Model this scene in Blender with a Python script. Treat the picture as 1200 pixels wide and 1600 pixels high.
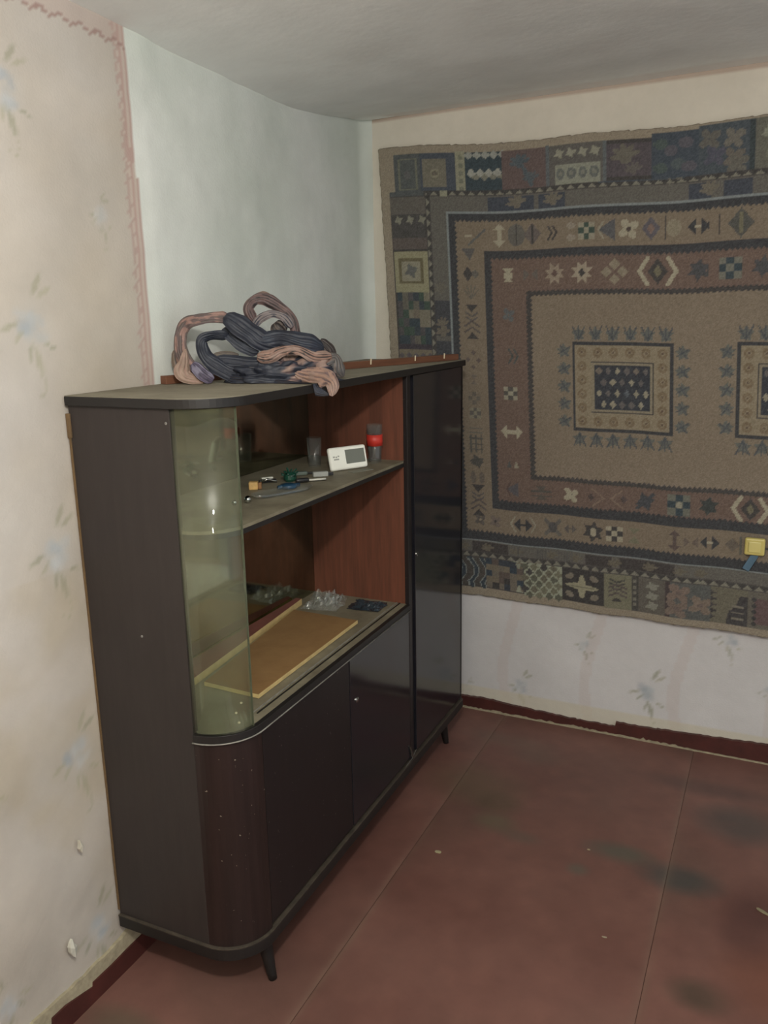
import bpy, bmesh, math, random
import numpy as np
from mathutils import Vector, Matrix, noise as mnoise

for o in list(bpy.data.objects): bpy.data.objects.remove(o)
SC = bpy.context.scene
COL = SC.collection
S = 1.12                      # metres per layout unit
rng = np.random.RandomState(7)
random.seed(7)

# ------------------------------------------------------------ camera
CAMP = (1.3073*S, -2.8718*S, 1.5*S)
yaw, pitch, roll = .4439, .2306, -.0178
fw = Vector((-math.sin(yaw)*math.cos(pitch), math.cos(yaw)*math.cos(pitch), -math.sin(pitch)))
r0 = Vector((math.cos(yaw), math.sin(yaw), 0)); u0 = r0.cross(fw)
rr = r0*math.cos(roll)+u0*math.sin(roll); uu = -r0*math.sin(roll)+u0*math.cos(roll)
cd = bpy.data.cameras.new('camera'); cam = bpy.data.objects.new('camera', cd); COL.objects.link(cam)
cam.matrix_world = Matrix(((rr.x,uu.x,-fw.x,CAMP[0]),(rr.y,uu.y,-fw.y,CAMP[1]),(rr.z,uu.z,-fw.z,CAMP[2]),(0,0,0,1)))
cd.sensor_fit = 'VERTICAL'; cd.sensor_height = 32; cd.lens = 1308/1600*32; cd.clip_start = .02
SC.camera = cam
# ------------------------------------------------------------ world, lamps, exposure
w = bpy.data.worlds.new('world'); SC.world = w; w.use_nodes = True
bg = w.node_tree.nodes['Background']; bg.inputs[0].default_value = (.86,.95,1.0,1); bg.inputs[1].default_value = .75
LAMP = (1.22, -2.65, 1.97)
def lamp(name, loc, watt, rad, col):
    l = bpy.data.lights.new(name, 'POINT'); l.energy = watt; l.shadow_soft_size = rad; l.color = col
    o = bpy.data.objects.new(name, l); COL.objects.link(o); o.location = [c*S for c in loc]; return o
lamp('bulb_light', (LAMP[0], LAMP[1], LAMP[2]-.03), 80, .045, (1, .95, .87))
lamp('fill_light', (1.75, -3.6, 1.90), 24, .1, (1, .96, .90))  # added fill without a fixture, behind the camera, evens out brightness
SC.view_settings.view_transform = 'Standard'; SC.view_settings.look = 'None'
SC.view_settings.exposure = 0.0; SC.view_settings.gamma = 1; SC.view_settings.use_curve_mapping = False

# ------------------------------------------------------------ helpers
def lin(c, k=1.0):
    return [(((v/255+.055)/1.055)**2.4 if v/255 > .04045 else v/255/12.92)*k for v in c]
def L4(c, k=1.0): return (*lin(c, k), 1)
MATS = {}
def mat(name, c, rough=.6, spec=.5, metal=0, var=.15, scale=8, stretch=(1,1,1), c2=None, bump=0, bscale=60, coat=0, crough=.1, attr=None, speck=None):
    if name in MATS: return MATS[name]
    m = bpy.data.materials.new(name); m.use_nodes = True; nt = m.node_tree; N = nt.nodes; K = nt.links
    b = N['Principled BSDF']
    b.inputs['Roughness'].default_value = rough; b.inputs['Specular IOR Level'].default_value = spec
    b.inputs['Metallic'].default_value = metal; b.inputs['Coat Weight'].default_value = coat; b.inputs['Coat Roughness'].default_value = crough
    tc = N.new('ShaderNodeTexCoord'); mp = N.new('ShaderNodeMapping'); mp.inputs['Scale'].default_value = stretch
    K.new(tc.outputs['Object'], mp.inputs['Vector'])
    nz = N.new('ShaderNodeTexNoise'); nz.inputs['Scale'].default_value = scale; nz.inputs['Detail'].default_value = 6; nz.inputs['Roughness'].default_value = .65
    K.new(mp.outputs[0], nz.inputs['Vector'])
    if attr:
        at = N.new('ShaderNodeVertexColor'); at.layer_name = attr
        mx = N.new('ShaderNodeMix'); mx.data_type = 'RGBA'; mx.blend_type = 'MULTIPLY'; mx.inputs[0].default_value = 1
        cr = N.new('ShaderNodeMapRange'); cr.inputs[1].default_value = .3; cr.inputs[2].default_value = .7; cr.inputs[3].default_value = 1-var; cr.inputs[4].default_value = 1+var*.5
        K.new(nz.outputs[0], cr.inputs[0]); K.new(at.outputs[0], mx.inputs[6]); K.new(cr.outputs[0], mx.inputs[7]); out = mx.outputs[2]
    else:
        cr = N.new('ShaderNodeValToRGB'); a = c; d = c2 or [v*(1-var) for v in c]
        cr.color_ramp.elements[0].position = .3; cr.color_ramp.elements[1].position = .7
        cr.color_ramp.elements[0].color = L4(d); cr.color_ramp.elements[1].color = L4(a)
        K.new(nz.outputs[0], cr.inputs[0]); out = cr.outputs[0]
    if speck:
        n2 = N.new('ShaderNodeTexNoise'); n2.inputs['Scale'].default_value = speck[1]; n2.inputs['Detail'].default_value = 2
        K.new(tc.outputs['Object'], n2.inputs['Vector'])
        r2 = N.new('ShaderNodeMapRange'); r2.inputs[1].default_value = speck[2]; r2.inputs[2].default_value = speck[2]+.03
        K.new(n2.outputs[0], r2.inputs[0])
        m2 = N.new('ShaderNodeMix'); m2.data_type = 'RGBA'; K.new(r2.outputs[0], m2.inputs[0]); K.new(out, m2.inputs[6]); m2.inputs[7].default_value = L4(speck[0]); out = m2.outputs[2]
    K.new(out, b.inputs['Base Color'])
    if bump:
        n3 = N.new('ShaderNodeTexNoise'); n3.inputs['Scale'].default_value = bscale; n3.inputs['Detail'].default_value = 4
        K.new(mp.outputs[0], n3.inputs['Vector'])
        bp = N.new('ShaderNodeBump'); bp.inputs['Strength'].default_value = bump; bp.inputs['Distance'].default_value = .003
        K.new(n3.outputs[0], bp.inputs['Height']); K.new(bp.outputs[0], b.inputs['Normal'])
    MATS[name] = m; return m
def glassmat(name, tint=(.93,.97,.93), dust=.05, dustc=(150,148,125), rough=.03, gl=1.0):
    m = bpy.data.materials.new(name); m.use_nodes = True; nt = m.node_tree; N = nt.nodes; K = nt.links
    N.remove(N['Principled BSDF']); out = N['Material Output']
    tr = N.new('ShaderNodeBsdfTransparent'); tr.inputs[0].default_value = (*tint, 1)
    g = N.new('ShaderNodeBsdfGlossy'); g.inputs['Roughness'].default_value = rough
    fr = N.new('ShaderNodeFresnel'); fr.inputs[0].default_value = 1.5
    mu = N.new('ShaderNodeMath'); mu.operation = 'MULTIPLY'; mu.inputs[1].default_value = gl; K.new(fr.outputs[0], mu.inputs[0])
    ge = N.new('ShaderNodeNewGeometry'); iv = N.new('ShaderNodeMath'); iv.operation = 'SUBTRACT'; iv.inputs[0].default_value = 1; K.new(ge.outputs['Backfacing'], iv.inputs[1])
    mb_ = N.new('ShaderNodeMath'); mb_.operation = 'MULTIPLY'; K.new(mu.outputs[0], mb_.inputs[0]); K.new(iv.outputs[0], mb_.inputs[1]); mu = mb_
    mx = N.new('ShaderNodeMixShader'); K.new(mu.outputs[0], mx.inputs[0]); K.new(tr.outputs[0], mx.inputs[1]); K.new(g.outputs[0], mx.inputs[2])
    df = N.new('ShaderNodeBsdfDiffuse'); df.inputs[0].default_value = L4(dustc)
    tc = N.new('ShaderNodeTexCoord'); nz = N.new('ShaderNodeTexNoise'); nz.inputs['Scale'].default_value = 5; nz.inputs['Detail'].default_value = 5
    K.new(tc.outputs['Object'], nz.inputs['Vector'])
    mr = N.new('ShaderNodeMapRange'); mr.inputs[1].default_value = .3; mr.inputs[2].default_value = .75; mr.inputs[3].default_value = dust*.5; mr.inputs[4].default_value = dust*1.6
    K.new(nz.outputs[0], mr.inputs[0])
    m2 = N.new('ShaderNodeMixShader'); K.new(mr.outputs[0], m2.inputs[0]); K.new(mx.outputs[0], m2.inputs[1]); K.new(df.outputs[0], m2.inputs[2])
    K.new(m2.outputs[0], out.inputs[0]); return m

def tag(o, label=None, cat=None, group=None, kind=None):
    if label: o['label'] = label
    if cat: o['category'] = cat
    if group: o['group'] = group
    if kind: o['kind'] = kind
    return o
def empty(name, loc, rz=0, **k):
    o = bpy.data.objects.new(name, None); COL.objects.link(o); o.location = [c*S for c in loc]; o.rotation_euler = (0,0,rz)
    o.empty_display_size = .05; return tag(o, **k)
def link(name, V, F, m, parent=None, smooth=False, bevel=0, loc=(0,0,0), rot=None, segs=2, sub=0):
    me = bpy.data.meshes.new(name); me.from_pydata([tuple(c*S for c in v) for v in V], [], F); me.update()
    bm = bmesh.new(); bm.from_mesh(me); bmesh.ops.recalc_face_normals(bm, faces=bm.faces); bm.to_mesh(me); bm.free()
    if m: me.materials.append(m)
    o = bpy.data.objects.new(name, me); COL.objects.link(o); o.parent = parent; o.location = [c*S for c in loc]
    if rot: o.rotation_euler = rot
    if smooth: me.polygons.foreach_set('use_smooth', [True]*len(me.polygons))
    if bevel:
        b = o.modifiers.new('bevel', 'BEVEL'); b.width = bevel*S; b.segments = segs; b.limit_method = 'ANGLE'
    if sub:
        s = o.modifiers.new('sub', 'SUBSURF'); s.levels = s.render_levels = sub
    return o
class MB:
    def __init__(s): s.V=[]; s.F=[]
    def add(s, V, F):
        n=len(s.V); s.V+=[tuple(v) for v in V]; s.F+=[tuple(i+n for i in f) for f in F]; return s
    def box(s, a, b):
        x0,y0,z0=a; x1,y1,z1=b
        return s.add([(x0,y0,z0),(x1,y0,z0),(x1,y1,z0),(x0,y1,z0),(x0,y0,z1),(x1,y0,z1),(x1,y1,z1),(x0,y1,z1)],
                     [(0,3,2,1),(4,5,6,7),(0,1,5,4),(1,2,6,5),(2,3,7,6),(3,0,4,7)])
    def prism(s, pts, z0, z1):           # outline in xy
        n=len(pts); V=[(x,y,z0) for x,y in pts]+[(x,y,z1) for x,y in pts]
        return s.add(V, [tuple(range(n))[::-1], tuple(range(n,2*n))]+[(i,(i+1)%n,(i+1)%n+n,i+n) for i in range(n)])
    def lathe(s, prof, c=(0,0,0), n=24, cap=True):
        V=[];F=[]
        for r,z in prof:
            for i in range(n):
                a=2*math.pi*i/n; V.append((c[0]+r*math.cos(a), c[1]+r*math.sin(a), c[2]+z))
        for k in range(len(prof)-1):
            for i in range(n): j=(i+1)%n; F.append((k*n+i,k*n+j,(k+1)*n+j,(k+1)*n+i))
        if cap: F.append(tuple(range(n))[::-1]); F.append(tuple((len(prof)-1)*n+i for i in range(n)))
        return s.add(V,F)
    def tube(s, path, rad, n=10, sec=None):
        P=[Vector(p) for p in path]; V=[];F=[]; up=Vector((0,0,1)); 
        for k,p in enumerate(P):
            t=(P[min(k+1,len(P)-1)]-P[max(k-1,0)]).normalized()
            a=t.cross(up)
            if a.length<.1: a=t.cross(Vector((1,0,0)))
            a.normalize(); b=a.cross(t)
            r=rad(k/(len(P)-1)) if callable(rad) else rad
            for i in range(n):
                th=2*math.pi*i/n; V.append(p+a*math.cos(th)*r+b*math.sin(th)*r)
        for k in range(len(P)-1):
            for i in range(n): j=(i+1)%n; F.append((k*n+i,k*n+j,(k+1)*n+j,(k+1)*n+i))
        F.append(tuple(range(n))[::-1]); F.append(tuple((len(P)-1)*n+i for i in range(n)))
        return s.add(V,F)
    def go(s, name, m, parent=None, **k): return link(name, s.V, s.F, m, parent, **k)

# ---- painted sheets: colour stored per vertex of a fine real grid
def vnoise(h, w, cell, seed=0):
    R = np.random.RandomState(seed); gh, gw = int(h/cell)+3, int(w/cell)+3
    g = R.rand(gh, gw); y = np.arange(h)/cell; x = np.arange(w)/cell
    yi=y.astype(int); xi=x.astype(int); fy=(y-yi); fx=(x-xi); fy=fy*fy*(3-2*fy); fx=fx*fx*(3-2*fx)
    a=g[yi][:,xi]; b=g[yi][:,xi+1]; c=g[yi+1][:,xi]; d=g[yi+1][:,xi+1]
    return (a*(1-fx)+b*fx)*(1-fy)[:,None]+(c*(1-fx)+d*fx)*fy[:,None]
def fbm(h, w, cell, seed=0, o=4):
    s=0; t=0
    for k in range(o):
        a=.55**k; s=s+a*vnoise(h,w,max(1.01,cell/2**k),seed+k); t+=a
    return s/t
class Canvas:                     # a across, b up, in layout units
    def __init__(s, a0, a1, b0, b1, res, base):
        s.a0,s.b0=a0,b0; s.na=int(round((a1-a0)/res))+1; s.nb=int(round((b1-b0)/res))+1; s.a1,s.b1=a1,b1
        s.A,s.B=np.meshgrid(np.linspace(a0,a1,s.na), np.linspace(b0,b1,s.nb)); s.res=res
        s.px=np.ones((s.nb,s.na,3))*np.array(base,float)
    def put(s, mask, c, al=1.0):
        al=al*mask[...,None]; s.px=s.px*(1-al)+np.array(c,float)*al
    def rect(s,a0,b0,a1,b1,c,al=1.): s.put(((s.A>=a0)&(s.A<a1)&(s.B>=b0)&(s.B<b1)).astype(float),c,al)
    def ell(s,a,b,ra,rb,c,rot=0,al=1.,soft=0.):
        ca,sa=math.cos(rot),math.sin(rot); X=(s.A-a)*ca+(s.B-b)*sa; Y=-(s.A-a)*sa+(s.B-b)*ca
        d=np.sqrt((X/ra)**2+(Y/rb)**2)
        m=(d<1).astype(float) if soft==0 else np.clip((1-d)/soft,0,1)
        s.put(m,c,al)
    def dia(s,a,b,ra,rb,c,al=1.): s.put((np.abs(s.A-a)/ra+np.abs(s.B-b)/rb<1).astype(float),c,al)
    def poly(s,pts,c,al=1.):
        m=np.zeros(s.A.shape,bool); n=len(pts)
        for i in range(n):
            x1,y1=pts[i]; x2,y2=pts[(i+1)%n]
            if y1==y2: continue
            t=((y1>s.B)!=(y2>s.B))&(s.A<(x2-x1)*(s.B-y1)/(y2-y1)+x1); m^=t
        s.put(m.astype(float),c,al)
    def line(s,pts,wd,c,al=1.):
        for (x1,y1),(x2,y2) in zip(pts,pts[1:]):
            dx,dy=x2-x1,y2-y1; q=dx*dx+dy*dy+1e-12
            t=np.clip(((s.A-x1)*dx+(s.B-y1)*dy)/q,0,1); d=np.hypot(s.A-x1-t*dx,s.B-y1-t*dy)
            s.put((d<wd/2).astype(float),c,al)
def sheet(name, cv, fn, m, parent=None, k=1.0, **kw):
    V=[]; 
    P=fn(cv.A,cv.B,cv)                      # returns X,Y,Z arrays
    V=np.stack(P,-1).reshape(-1,3)*S
    nb,na=cv.nb,cv.na
    idx=np.arange(nb*na).reshape(nb,na); F=np.stack([idx[:-1,:-1],idx[:-1,1:],idx[1:,1:],idx[1:,:-1]],-1).reshape(-1,4)
    me=bpy.data.meshes.new(name); me.vertices.add(len(V)); me.vertices.foreach_set('co',V.ravel())
    me.loops.add(F.size); me.loops.foreach_set('vertex_index',F.ravel().astype(np.int32))
    me.polygons.add(len(F)); me.polygons.foreach_set('loop_start',np.arange(0,F.size,4,dtype=np.int32))
    me.polygons.foreach_set('use_smooth',np.ones(len(F),bool)); me.update(calc_edges=True)
    c=np.clip(cv.px,0,255)/255; c=np.where(c>.04045,((c+.055)/1.055)**2.4,c/12.92)*k
    ca=me.color_attributes.new('paint','FLOAT_COLOR','POINT')
    ca.data.foreach_set('color',np.concatenate([c.reshape(-1,3),np.ones((nb*na,1))],1).ravel().astype(np.float32))
    me.materials.append(m); o=bpy.data.objects.new(name,me); COL.objects.link(o); o.parent=parent
    return tag(o,**kw)

# ------------------------------------------------------------ materials
m_wall = mat('wallpaper', (200,190,175), rough=.75, spec=.25, var=.03, scale=30, attr='paint', bump=.25, bscale=160)
m_ceil = mat('limewash_ceiling', (150,150,146), rough=.7, spec=.3, var=.05, scale=6, attr='paint', bump=.3, bscale=40)
m_floor = mat('red_floor_paint', (90,55,50), rough=.48, spec=.4, var=.08, scale=14, attr='paint', bump=.15, bscale=50)
m_rug = mat('woven_rug', (120,100,80), rough=.95, spec=.1, var=.22, scale=260, attr='paint', bump=.6, bscale=320)
m_base = mat('baseboard_paint', (84,42,38), rough=.45, var=.25, scale=14)
m_plaster = mat('plaster_filler', (176,166,140), rough=.85, var=.2, scale=40, bump=.4)
m_end = mat('end_veneer', (55,49,47), rough=.5, spec=.35, var=.12, scale=4, stretch=(9,9,1.2), bump=.1)
m_dark = mat('dark_veneer', (33,27,28), rough=.45, spec=.4, var=.2, scale=4, stretch=(10,10,1), speck=((120,110,100),130,.735))
m_maroon = mat('maroon_veneer', (45,33,31), rough=.38, spec=.4, var=.25, scale=3, stretch=(14,14,.8), speck=((150,140,125),110,.735))
m_gloss = mat('polished_veneer', (30,30,36), rough=.12, spec=.62, var=.1, scale=3, stretch=(10,10,1), bump=.02, bscale=4)
m_red = mat('reddish_veneer', (118,70,52), rough=.5, var=.3, scale=3, stretch=(14,14,1))
m_dust = mat('dusty_wood', (138,133,118), rough=.8, spec=.2, var=.2, scale=7, c2=(112,106,92))
m_dustd = mat('dusty_counter', (134,128,108), rough=.6, spec=.4, var=.3, scale=9, c2=(100,92,76))
m_edge = mat('dark_edge', (30,27,26), rough=.5, var=.2, scale=20)
m_trim = mat('pale_trim', (150,148,140), rough=.4, var=.3, scale=30)
m_plank = mat('stained_plank', (120,78,56), rough=.6, var=.25, scale=5, stretch=(1,1,12))
m_raw = mat('raw_plywood', (116,92,62), rough=.8, var=.25, scale=10)
m_fibre = mat('fibreboard', (142,110,70), rough=.7, var=.12, scale=16, c2=(126,94,58))
m_pale = mat('pale_board_edge', (208,184,128), rough=.7, var=.12, scale=30)
m_metal = mat('dull_metal', (170,170,165), rough=.25, metal=1, var=.1)
m_nail = mat('bright_nail', (220,205,175), rough=.4, var=.05)
m_white = mat('white_plastic', (240,240,230), rough=.4, var=.02)
m_lcd = mat('grey_lcd', (112,114,104), rough=.25, var=.06)
m_ink = mat('grey_print', (178,178,170), rough=.6, var=.1)
m_glass = glassmat('curved_glass', dust=.15, dustc=(150,150,125))
m_clear = glassmat('clear_plastic', tint=(.96,.97,.97), dust=.06, dustc=(190,195,190), rough=.06, gl=1.6)
mm = mat('old_mirror', (182,186,166), rough=.07, metal=1, var=.25, scale=4)

# ------------------------------------------------------------ room shell
def wall_x(y): return np.where(y<-1.3, 0.0, -.11*(y+1.3)/1.3)
def zl(y):                                  # height of the ceiling line on the left wall
    return np.interp(y, [-4.3,-1.55,-1.17,-.9,-.55,-.28,0], [2.10,2.085,2.073,2.075,2.093,2.130,2.172])
def zb(x): return np.interp(x, [-.2,.3,1.2,3.3], [2.170,2.180,2.193,2.21])
def ceil_z(x, y):
    k = np.exp(-np.clip(x+.11,0,9)/.45)
    return zl(y)*k + (zb(x)+.0*y)*(1-k)

def bouquet(cv, a, b, s, seed, al=.75, flip=1):
    al*=.72
    R = random.Random(seed)
    blue=(170,178,184); pale=(192,196,198); leaf=(142,142,118); lf2=(158,156,132)
    cv.ell(a,b,.055*s,.07*s,pale,0,.45*al,soft=.9)
    for i in range(9):
        t=R.uniform(0,6.28); d=R.uniform(.01,.034)*s
        cv.ell(a+d*math.cos(t),b+d*math.sin(t)*1.1,R.uniform(.010,.02)*s,R.uniform(.014,.026)*s,R.choice([blue,pale,(176,184,190),(150,160,172)]),R.uniform(0,3),.62*al,soft=.5)
    cv.ell(a+.004*s,b-.002*s,.012*s,.014*s,(158,164,170),.4,.35*al,soft=.5)
    for (dx,dy,ra,rb,ro) in [(.018,.078,.0085,.03,.55),(.036,.064,.007,.026,1.05),(-.055,.0,.026,.007,.35),(-.036,-.02,.02,.006,.8),(.008,-.068,.010,.034,-.25),(-.01,-.05,.006,.024,.2),(.04,-.04,.019,.005,-.35)]:
        cv.ell(a+dx*s*flip,b+dy*s,ra*s,rb*s,R.choice([leaf,lf2,(134,136,114)]),-ro*flip if ra<rb else ro*flip,.85*al,soft=.45)
    cv.line([(a+.01*s,b-.09*s),(a+.022*s,b-.115*s),(a+.012*s,b-.135*s),(a-.004*s,b-.13*s)],.0045*s,lf2,.5*al)

# left wall: pinkish floral paper, pink lace border, then plain mint paper
cv = Canvas(-4.2, 0, 0, 2.2, .0075, (188,181,172))
n1 = fbm(cv.nb,cv.na,60,1)[...,None]; n2 = fbm(cv.nb,cv.na,26,5)[...,None]
cv.px = cv.px + (n1-.5)*np.array([22,30,44]) + (n2-.5)*np.array([18,16,14])
low = np.clip((.75-cv.B)/.7,0,1)[...,None]
cv.px = cv.px*(1-low*.5) + (np.array([190,184,176]) + (n2-.5)*46)*low*.5
stn = np.clip((fbm(cv.nb,cv.na,34,11)-.56)*5,0,1)
cv.put(stn*(cv.B<1.0), (168,152,122), .30)
for i,zz in enumerate((1.945,1.492,1.038,.584,.15)):
    for j,yy in enumerate((-1.676,-2.18,-2.68,-3.2,-3.7)): bouquet(cv, yy, zz, 1.0, i*7+j)
for i,zz in enumerate((1.71,.41)): bouquet(cv, -1.462, zz, .5, 40+i, .6)
for i,zz in enumerate((1.26,.80,.36,1.70)):
    for j,yy in enumerate((-1.925,-2.43,-2.93,-3.43)): bouquet(cv, yy, zz-.2, .8, 60+i*7+j, .8, -1)
SEAM = -1.347
sy = SEAM - .006*np.sin(cv.B*3)
mint = (cv.A > sy).astype(float)
cv.put(mint, (214,219,213), 1)
n3 = fbm(cv.nb,cv.na,50,21)[...,None]
cv.px += mint[...,None]*((n3-.5)*np.array([26,20,26]) + (n2-.5)*14)
sc = np.abs(((cv.B*1.0/.032)%1)-.5)*2
edge = sy - .030 - .010*sc
bd = ((cv.A > edge) & (cv.A <= sy))
cv.put(bd*1., (200,180,170), .35)
cv.put((bd & (cv.A < edge+.009))*1., (168,142,136), .55)
cv.put((bd & (cv.A > sy-.007))*1., (176,148,142), .7)
cv.put(((np.abs(cv.A-(sy-.018))<.004) & bd)*1., (172,140,134), .6*1)
zt_ = 2.17
sc2 = np.abs(((cv.A*1.0/.05)%1)-.5)*2
e2 = (cv.B > zt_-.026-.014*sc2) & (cv.A < sy)
cv.put(e2*1., (186,160,150), .3); cv.put((e2 & (cv.B < zt_-.018-.014*sc2))*1., (150,122,116), .7)
cv.put((cv.B<.075)*(fbm(cv.nb,cv.na,10,31)>.45)*1., (196,188,160), .7)
def f_left(A,B,cv):
    b = (fbm(cv.nb,cv.na,40,71)-.5)*.016
    zz = B+(zl(A)+.03-2.2)*np.clip((B-1.75)/.45,0,1)
    x = wall_x(A)+b*np.clip((-A)/.25,0,1)
    r=.07; t=np.clip((A+r)/r,0,1); x = x + r*.45*t*t          # softened plaster corner
    return x, A+0*B, zz
sheet('wall_left', cv, f_left, m_wall, kind='structure')

# back wall: cream paper above the rug, pinkish floral paper below
cv = Canvas(-.13, 3.25, 0, 2.25, .0085, (213,207,194))
n1 = fbm(cv.nb,cv.na,60,2)[...,None]; n2 = fbm(cv.nb,cv.na,20,6)[...,None]
cv.px += (n1-.5)*24 + (n2-.5)*14
k = np.clip((.75-cv.B)/.25,0,1)[...,None]
cv.px = cv.px*(1-k) + (np.array([208,207,208])+(n1-.5)*22+(n2-.5)*12)*k
for i,(a,b,s_,al) in enumerate([(.506,.118,.75,.8),(.971,.178,.95,.9),(.74,.321,.6,.7),(1.217,.42,.7,.7),(.289,.07,.5,.5),(1.36,.25,.6,.5),(1.45,.15,.9,.8),(1.93,.19,.9,.8),(1.7,.4,.7,.7),(2.4,.12,.9,.8),(2.9,.3,.9,.8),(2.6,1.2,.9,.8),(2.9,1.7,.9,.8)]): bouquet(cv,a,b,s_,100+i,al)
pk = ((cv.A%.46)<.02)*1.
cv.put((np.abs(((cv.A+.03*np.sin(cv.B*9))%.31)-.15)<.02)*(cv.B<.48)*1., (196,178,172), .22)
cv.put((cv.B<.085+.01*fbm(cv.nb,cv.na,12,3))*1., (204,196,172), .55)
cv.put((cv.B>2.22-.012-.008*fbm(cv.nb,cv.na,6,9))*1., (160,136,122), .55)
cv.put((cv.A<-.108)*1., (176,182,166), .8)
def f_back(A,B,cv):
    b=(fbm(cv.nb,cv.na,34,72)-.5)*.012
    b=b*np.clip((A+.12)/.1,0,1)
    return A+0*B, b+.0, B+(zb(A)+.03-2.25)*np.clip((B-1.8)/.45,0,1)
sheet('wall_back', cv, f_back, m_wall, kind='structure')
# ceiling
cv = Canvas(-.26, 3.25, -4.2, .03, .03, (240,243,240))
n1=fbm(cv.nb,cv.na,12,3)[...,None]; cv.px += (n1-.5)*22
strk=np.clip((fbm(cv.nb,cv.na,5,15)-.5)*3,0,1); cv.put(strk, (204,200,196), .22)
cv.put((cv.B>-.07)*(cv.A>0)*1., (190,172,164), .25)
def f_ceil(A,B,cv): return A, B, ceil_z(A,B)+(fbm(cv.nb,cv.na,9,8)-.5)*.006
sheet('ceiling', cv, f_ceil, m_ceil, kind='structure')
# wall behind the camera; the side to the right is left open so added world fill enters
cv = Canvas(-.1, 3.25, 0, 2.22, .03, (205,198,182)); n1=fbm(cv.nb,cv.na,12,4)[...,None]; cv.px += (n1-.5)*20
sheet('wall_front', cv, lambda A,B,c: (A, -4.2+0*A, B), m_wall, kind='structure')

# floor: painted hardboard sheets over a subfloor
fl = MB().box((-.2,-4.2,-.05),(3.3,.05,-.006)).go('floor', m_base); tag(fl, kind='structure')
SPOTS = [(1.0,-.70,.10,.045,.75,(86,88,78)),(1.165,-.75,.11,.06,.8,(66,68,66)),(1.30,-.42,.13,.10,.65,(72,70,68)),(.64,-.27,.10,.06,.5,(104,86,76)),(.628,-.70,.07,.05,.65,(98,92,74)),(.72,-.74,.06,.03,.5,(92,84,74)),
         (.905,-.82,.03,.025,.7,(92,94,84)),(1.25,-1.15,.07,.05,.6,(66,60,50)),(1.40,-1.05,.12,.12,.5,(120,74,58)),(.53,-.2,.16,.05,.55,(112,92,82)),(.50,-.52,.17,.12,.55,(98,84,66)),(.60,-.6,.08,.06,.5,(74,66,50)),(.13,-1.75,.12,.05,.6,(86,80,66)),(1.2,-.25,.2,.05,.4,(70,58,56)),(1.34,-.85,.07,.16,.45,(70,46,44)),(.95,-1.25,.16,.08,.25,(110,76,70))]
xs = [-.13,.45,1.132,1.81,2.49,3.22]
for i in range(5):
    cv = Canvas(xs[i]+.0006, xs[i+1]-.0006, -4.2, 0, .011, (114,80,72))
    n1=fbm(cv.nb,cv.na,22,40+i)[...,None]; n2=fbm(cv.nb,cv.na,5,50+i)[...,None]; n4=fbm(cv.nb,cv.na,40,60+i)
    cv.px += (n1-.5)*np.array([26,24,22])+(n2-.5)*np.array([16,12,10])
    cv.put(np.clip((n4-.5)*4,0,1),(92,72,64),.35)
    for a,b,ra,rb,al,c in SPOTS:
        nn=.55+.9*fbm(cv.nb,cv.na,7,77); d=np.sqrt(((cv.A-a)/ra)**2+((cv.B-b)/rb)**2)
        cv.put(np.clip((1.25-d)*1.2,0,1)*np.clip(nn,0,1),c,al)
    d_=np.minimum(cv.A-xs[i],xs[i+1]-cv.A); cv.put(np.clip(1-d_/.016,0,1)*fbm(cv.nb,cv.na,16,90+i)*1.2*(cv.B>-1.6),(128,112,96),.5)
    def f_fl(A,B,cv):
        e=(np.minimum(A-cv.a0,cv.a1-A)<.004)
        return A,B,-.0012*e+(fbm(cv.nb,cv.na,30,33)-.5)*.0
    sheet('floor_panel', cv, f_fl, m_floor, fl)

# baseboards (red painted strip with a ragged top) and crusty filler lines
def strip_back(name, pts, m, y0, y1, parent=None, **k):
    n=len(pts); V=[];F=[]
    for x,za,zb_ in pts: V += [(x,y0,za),(x,y0,zb_),(x,y1,zb_),(x,y1,za)]
    for i in range(n-1):
        a=i*4;b=a+4
        for j in range(4): F.append((a+j,a+(j+1)%4,b+(j+1)%4,b+j))
    F += [(0,1,2,3),(4*n-1,4*n-2,4*n-3,4*n-4)]
    return tag(link(name,V,F,m,parent,**k), kind='structure')
R=random.Random(3); pts=[]
x=-.1
tops=[(-.1,.045),(.27,.044),(.367,.049),(.5,.040),(.546,.038),(.716,.033),(.859,.033),(.862,.050),(1.0,.052),(1.16,.059),(1.363,.069),(3.2,.075)]
X=sorted(set([t[0] for t in tops]+list(np.arange(-.1,3.2,.013))))
for x in X: pts.append((x,-.001,float(np.interp(x,[t[0] for t in tops],[t[1] for t in tops]))+R.uniform(-.0022,.0022)))
strip_back('baseboard_back', pts, m_base, -.014, .01)
pts=[(x,-.001,.004+abs(R.gauss(0,.0035))*(1 if x<1.1 else .3)) for x in np.arange(.2,1.7,.01)]
strip_back('trim_1', pts, m_plaster, -.019, -.012)
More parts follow.
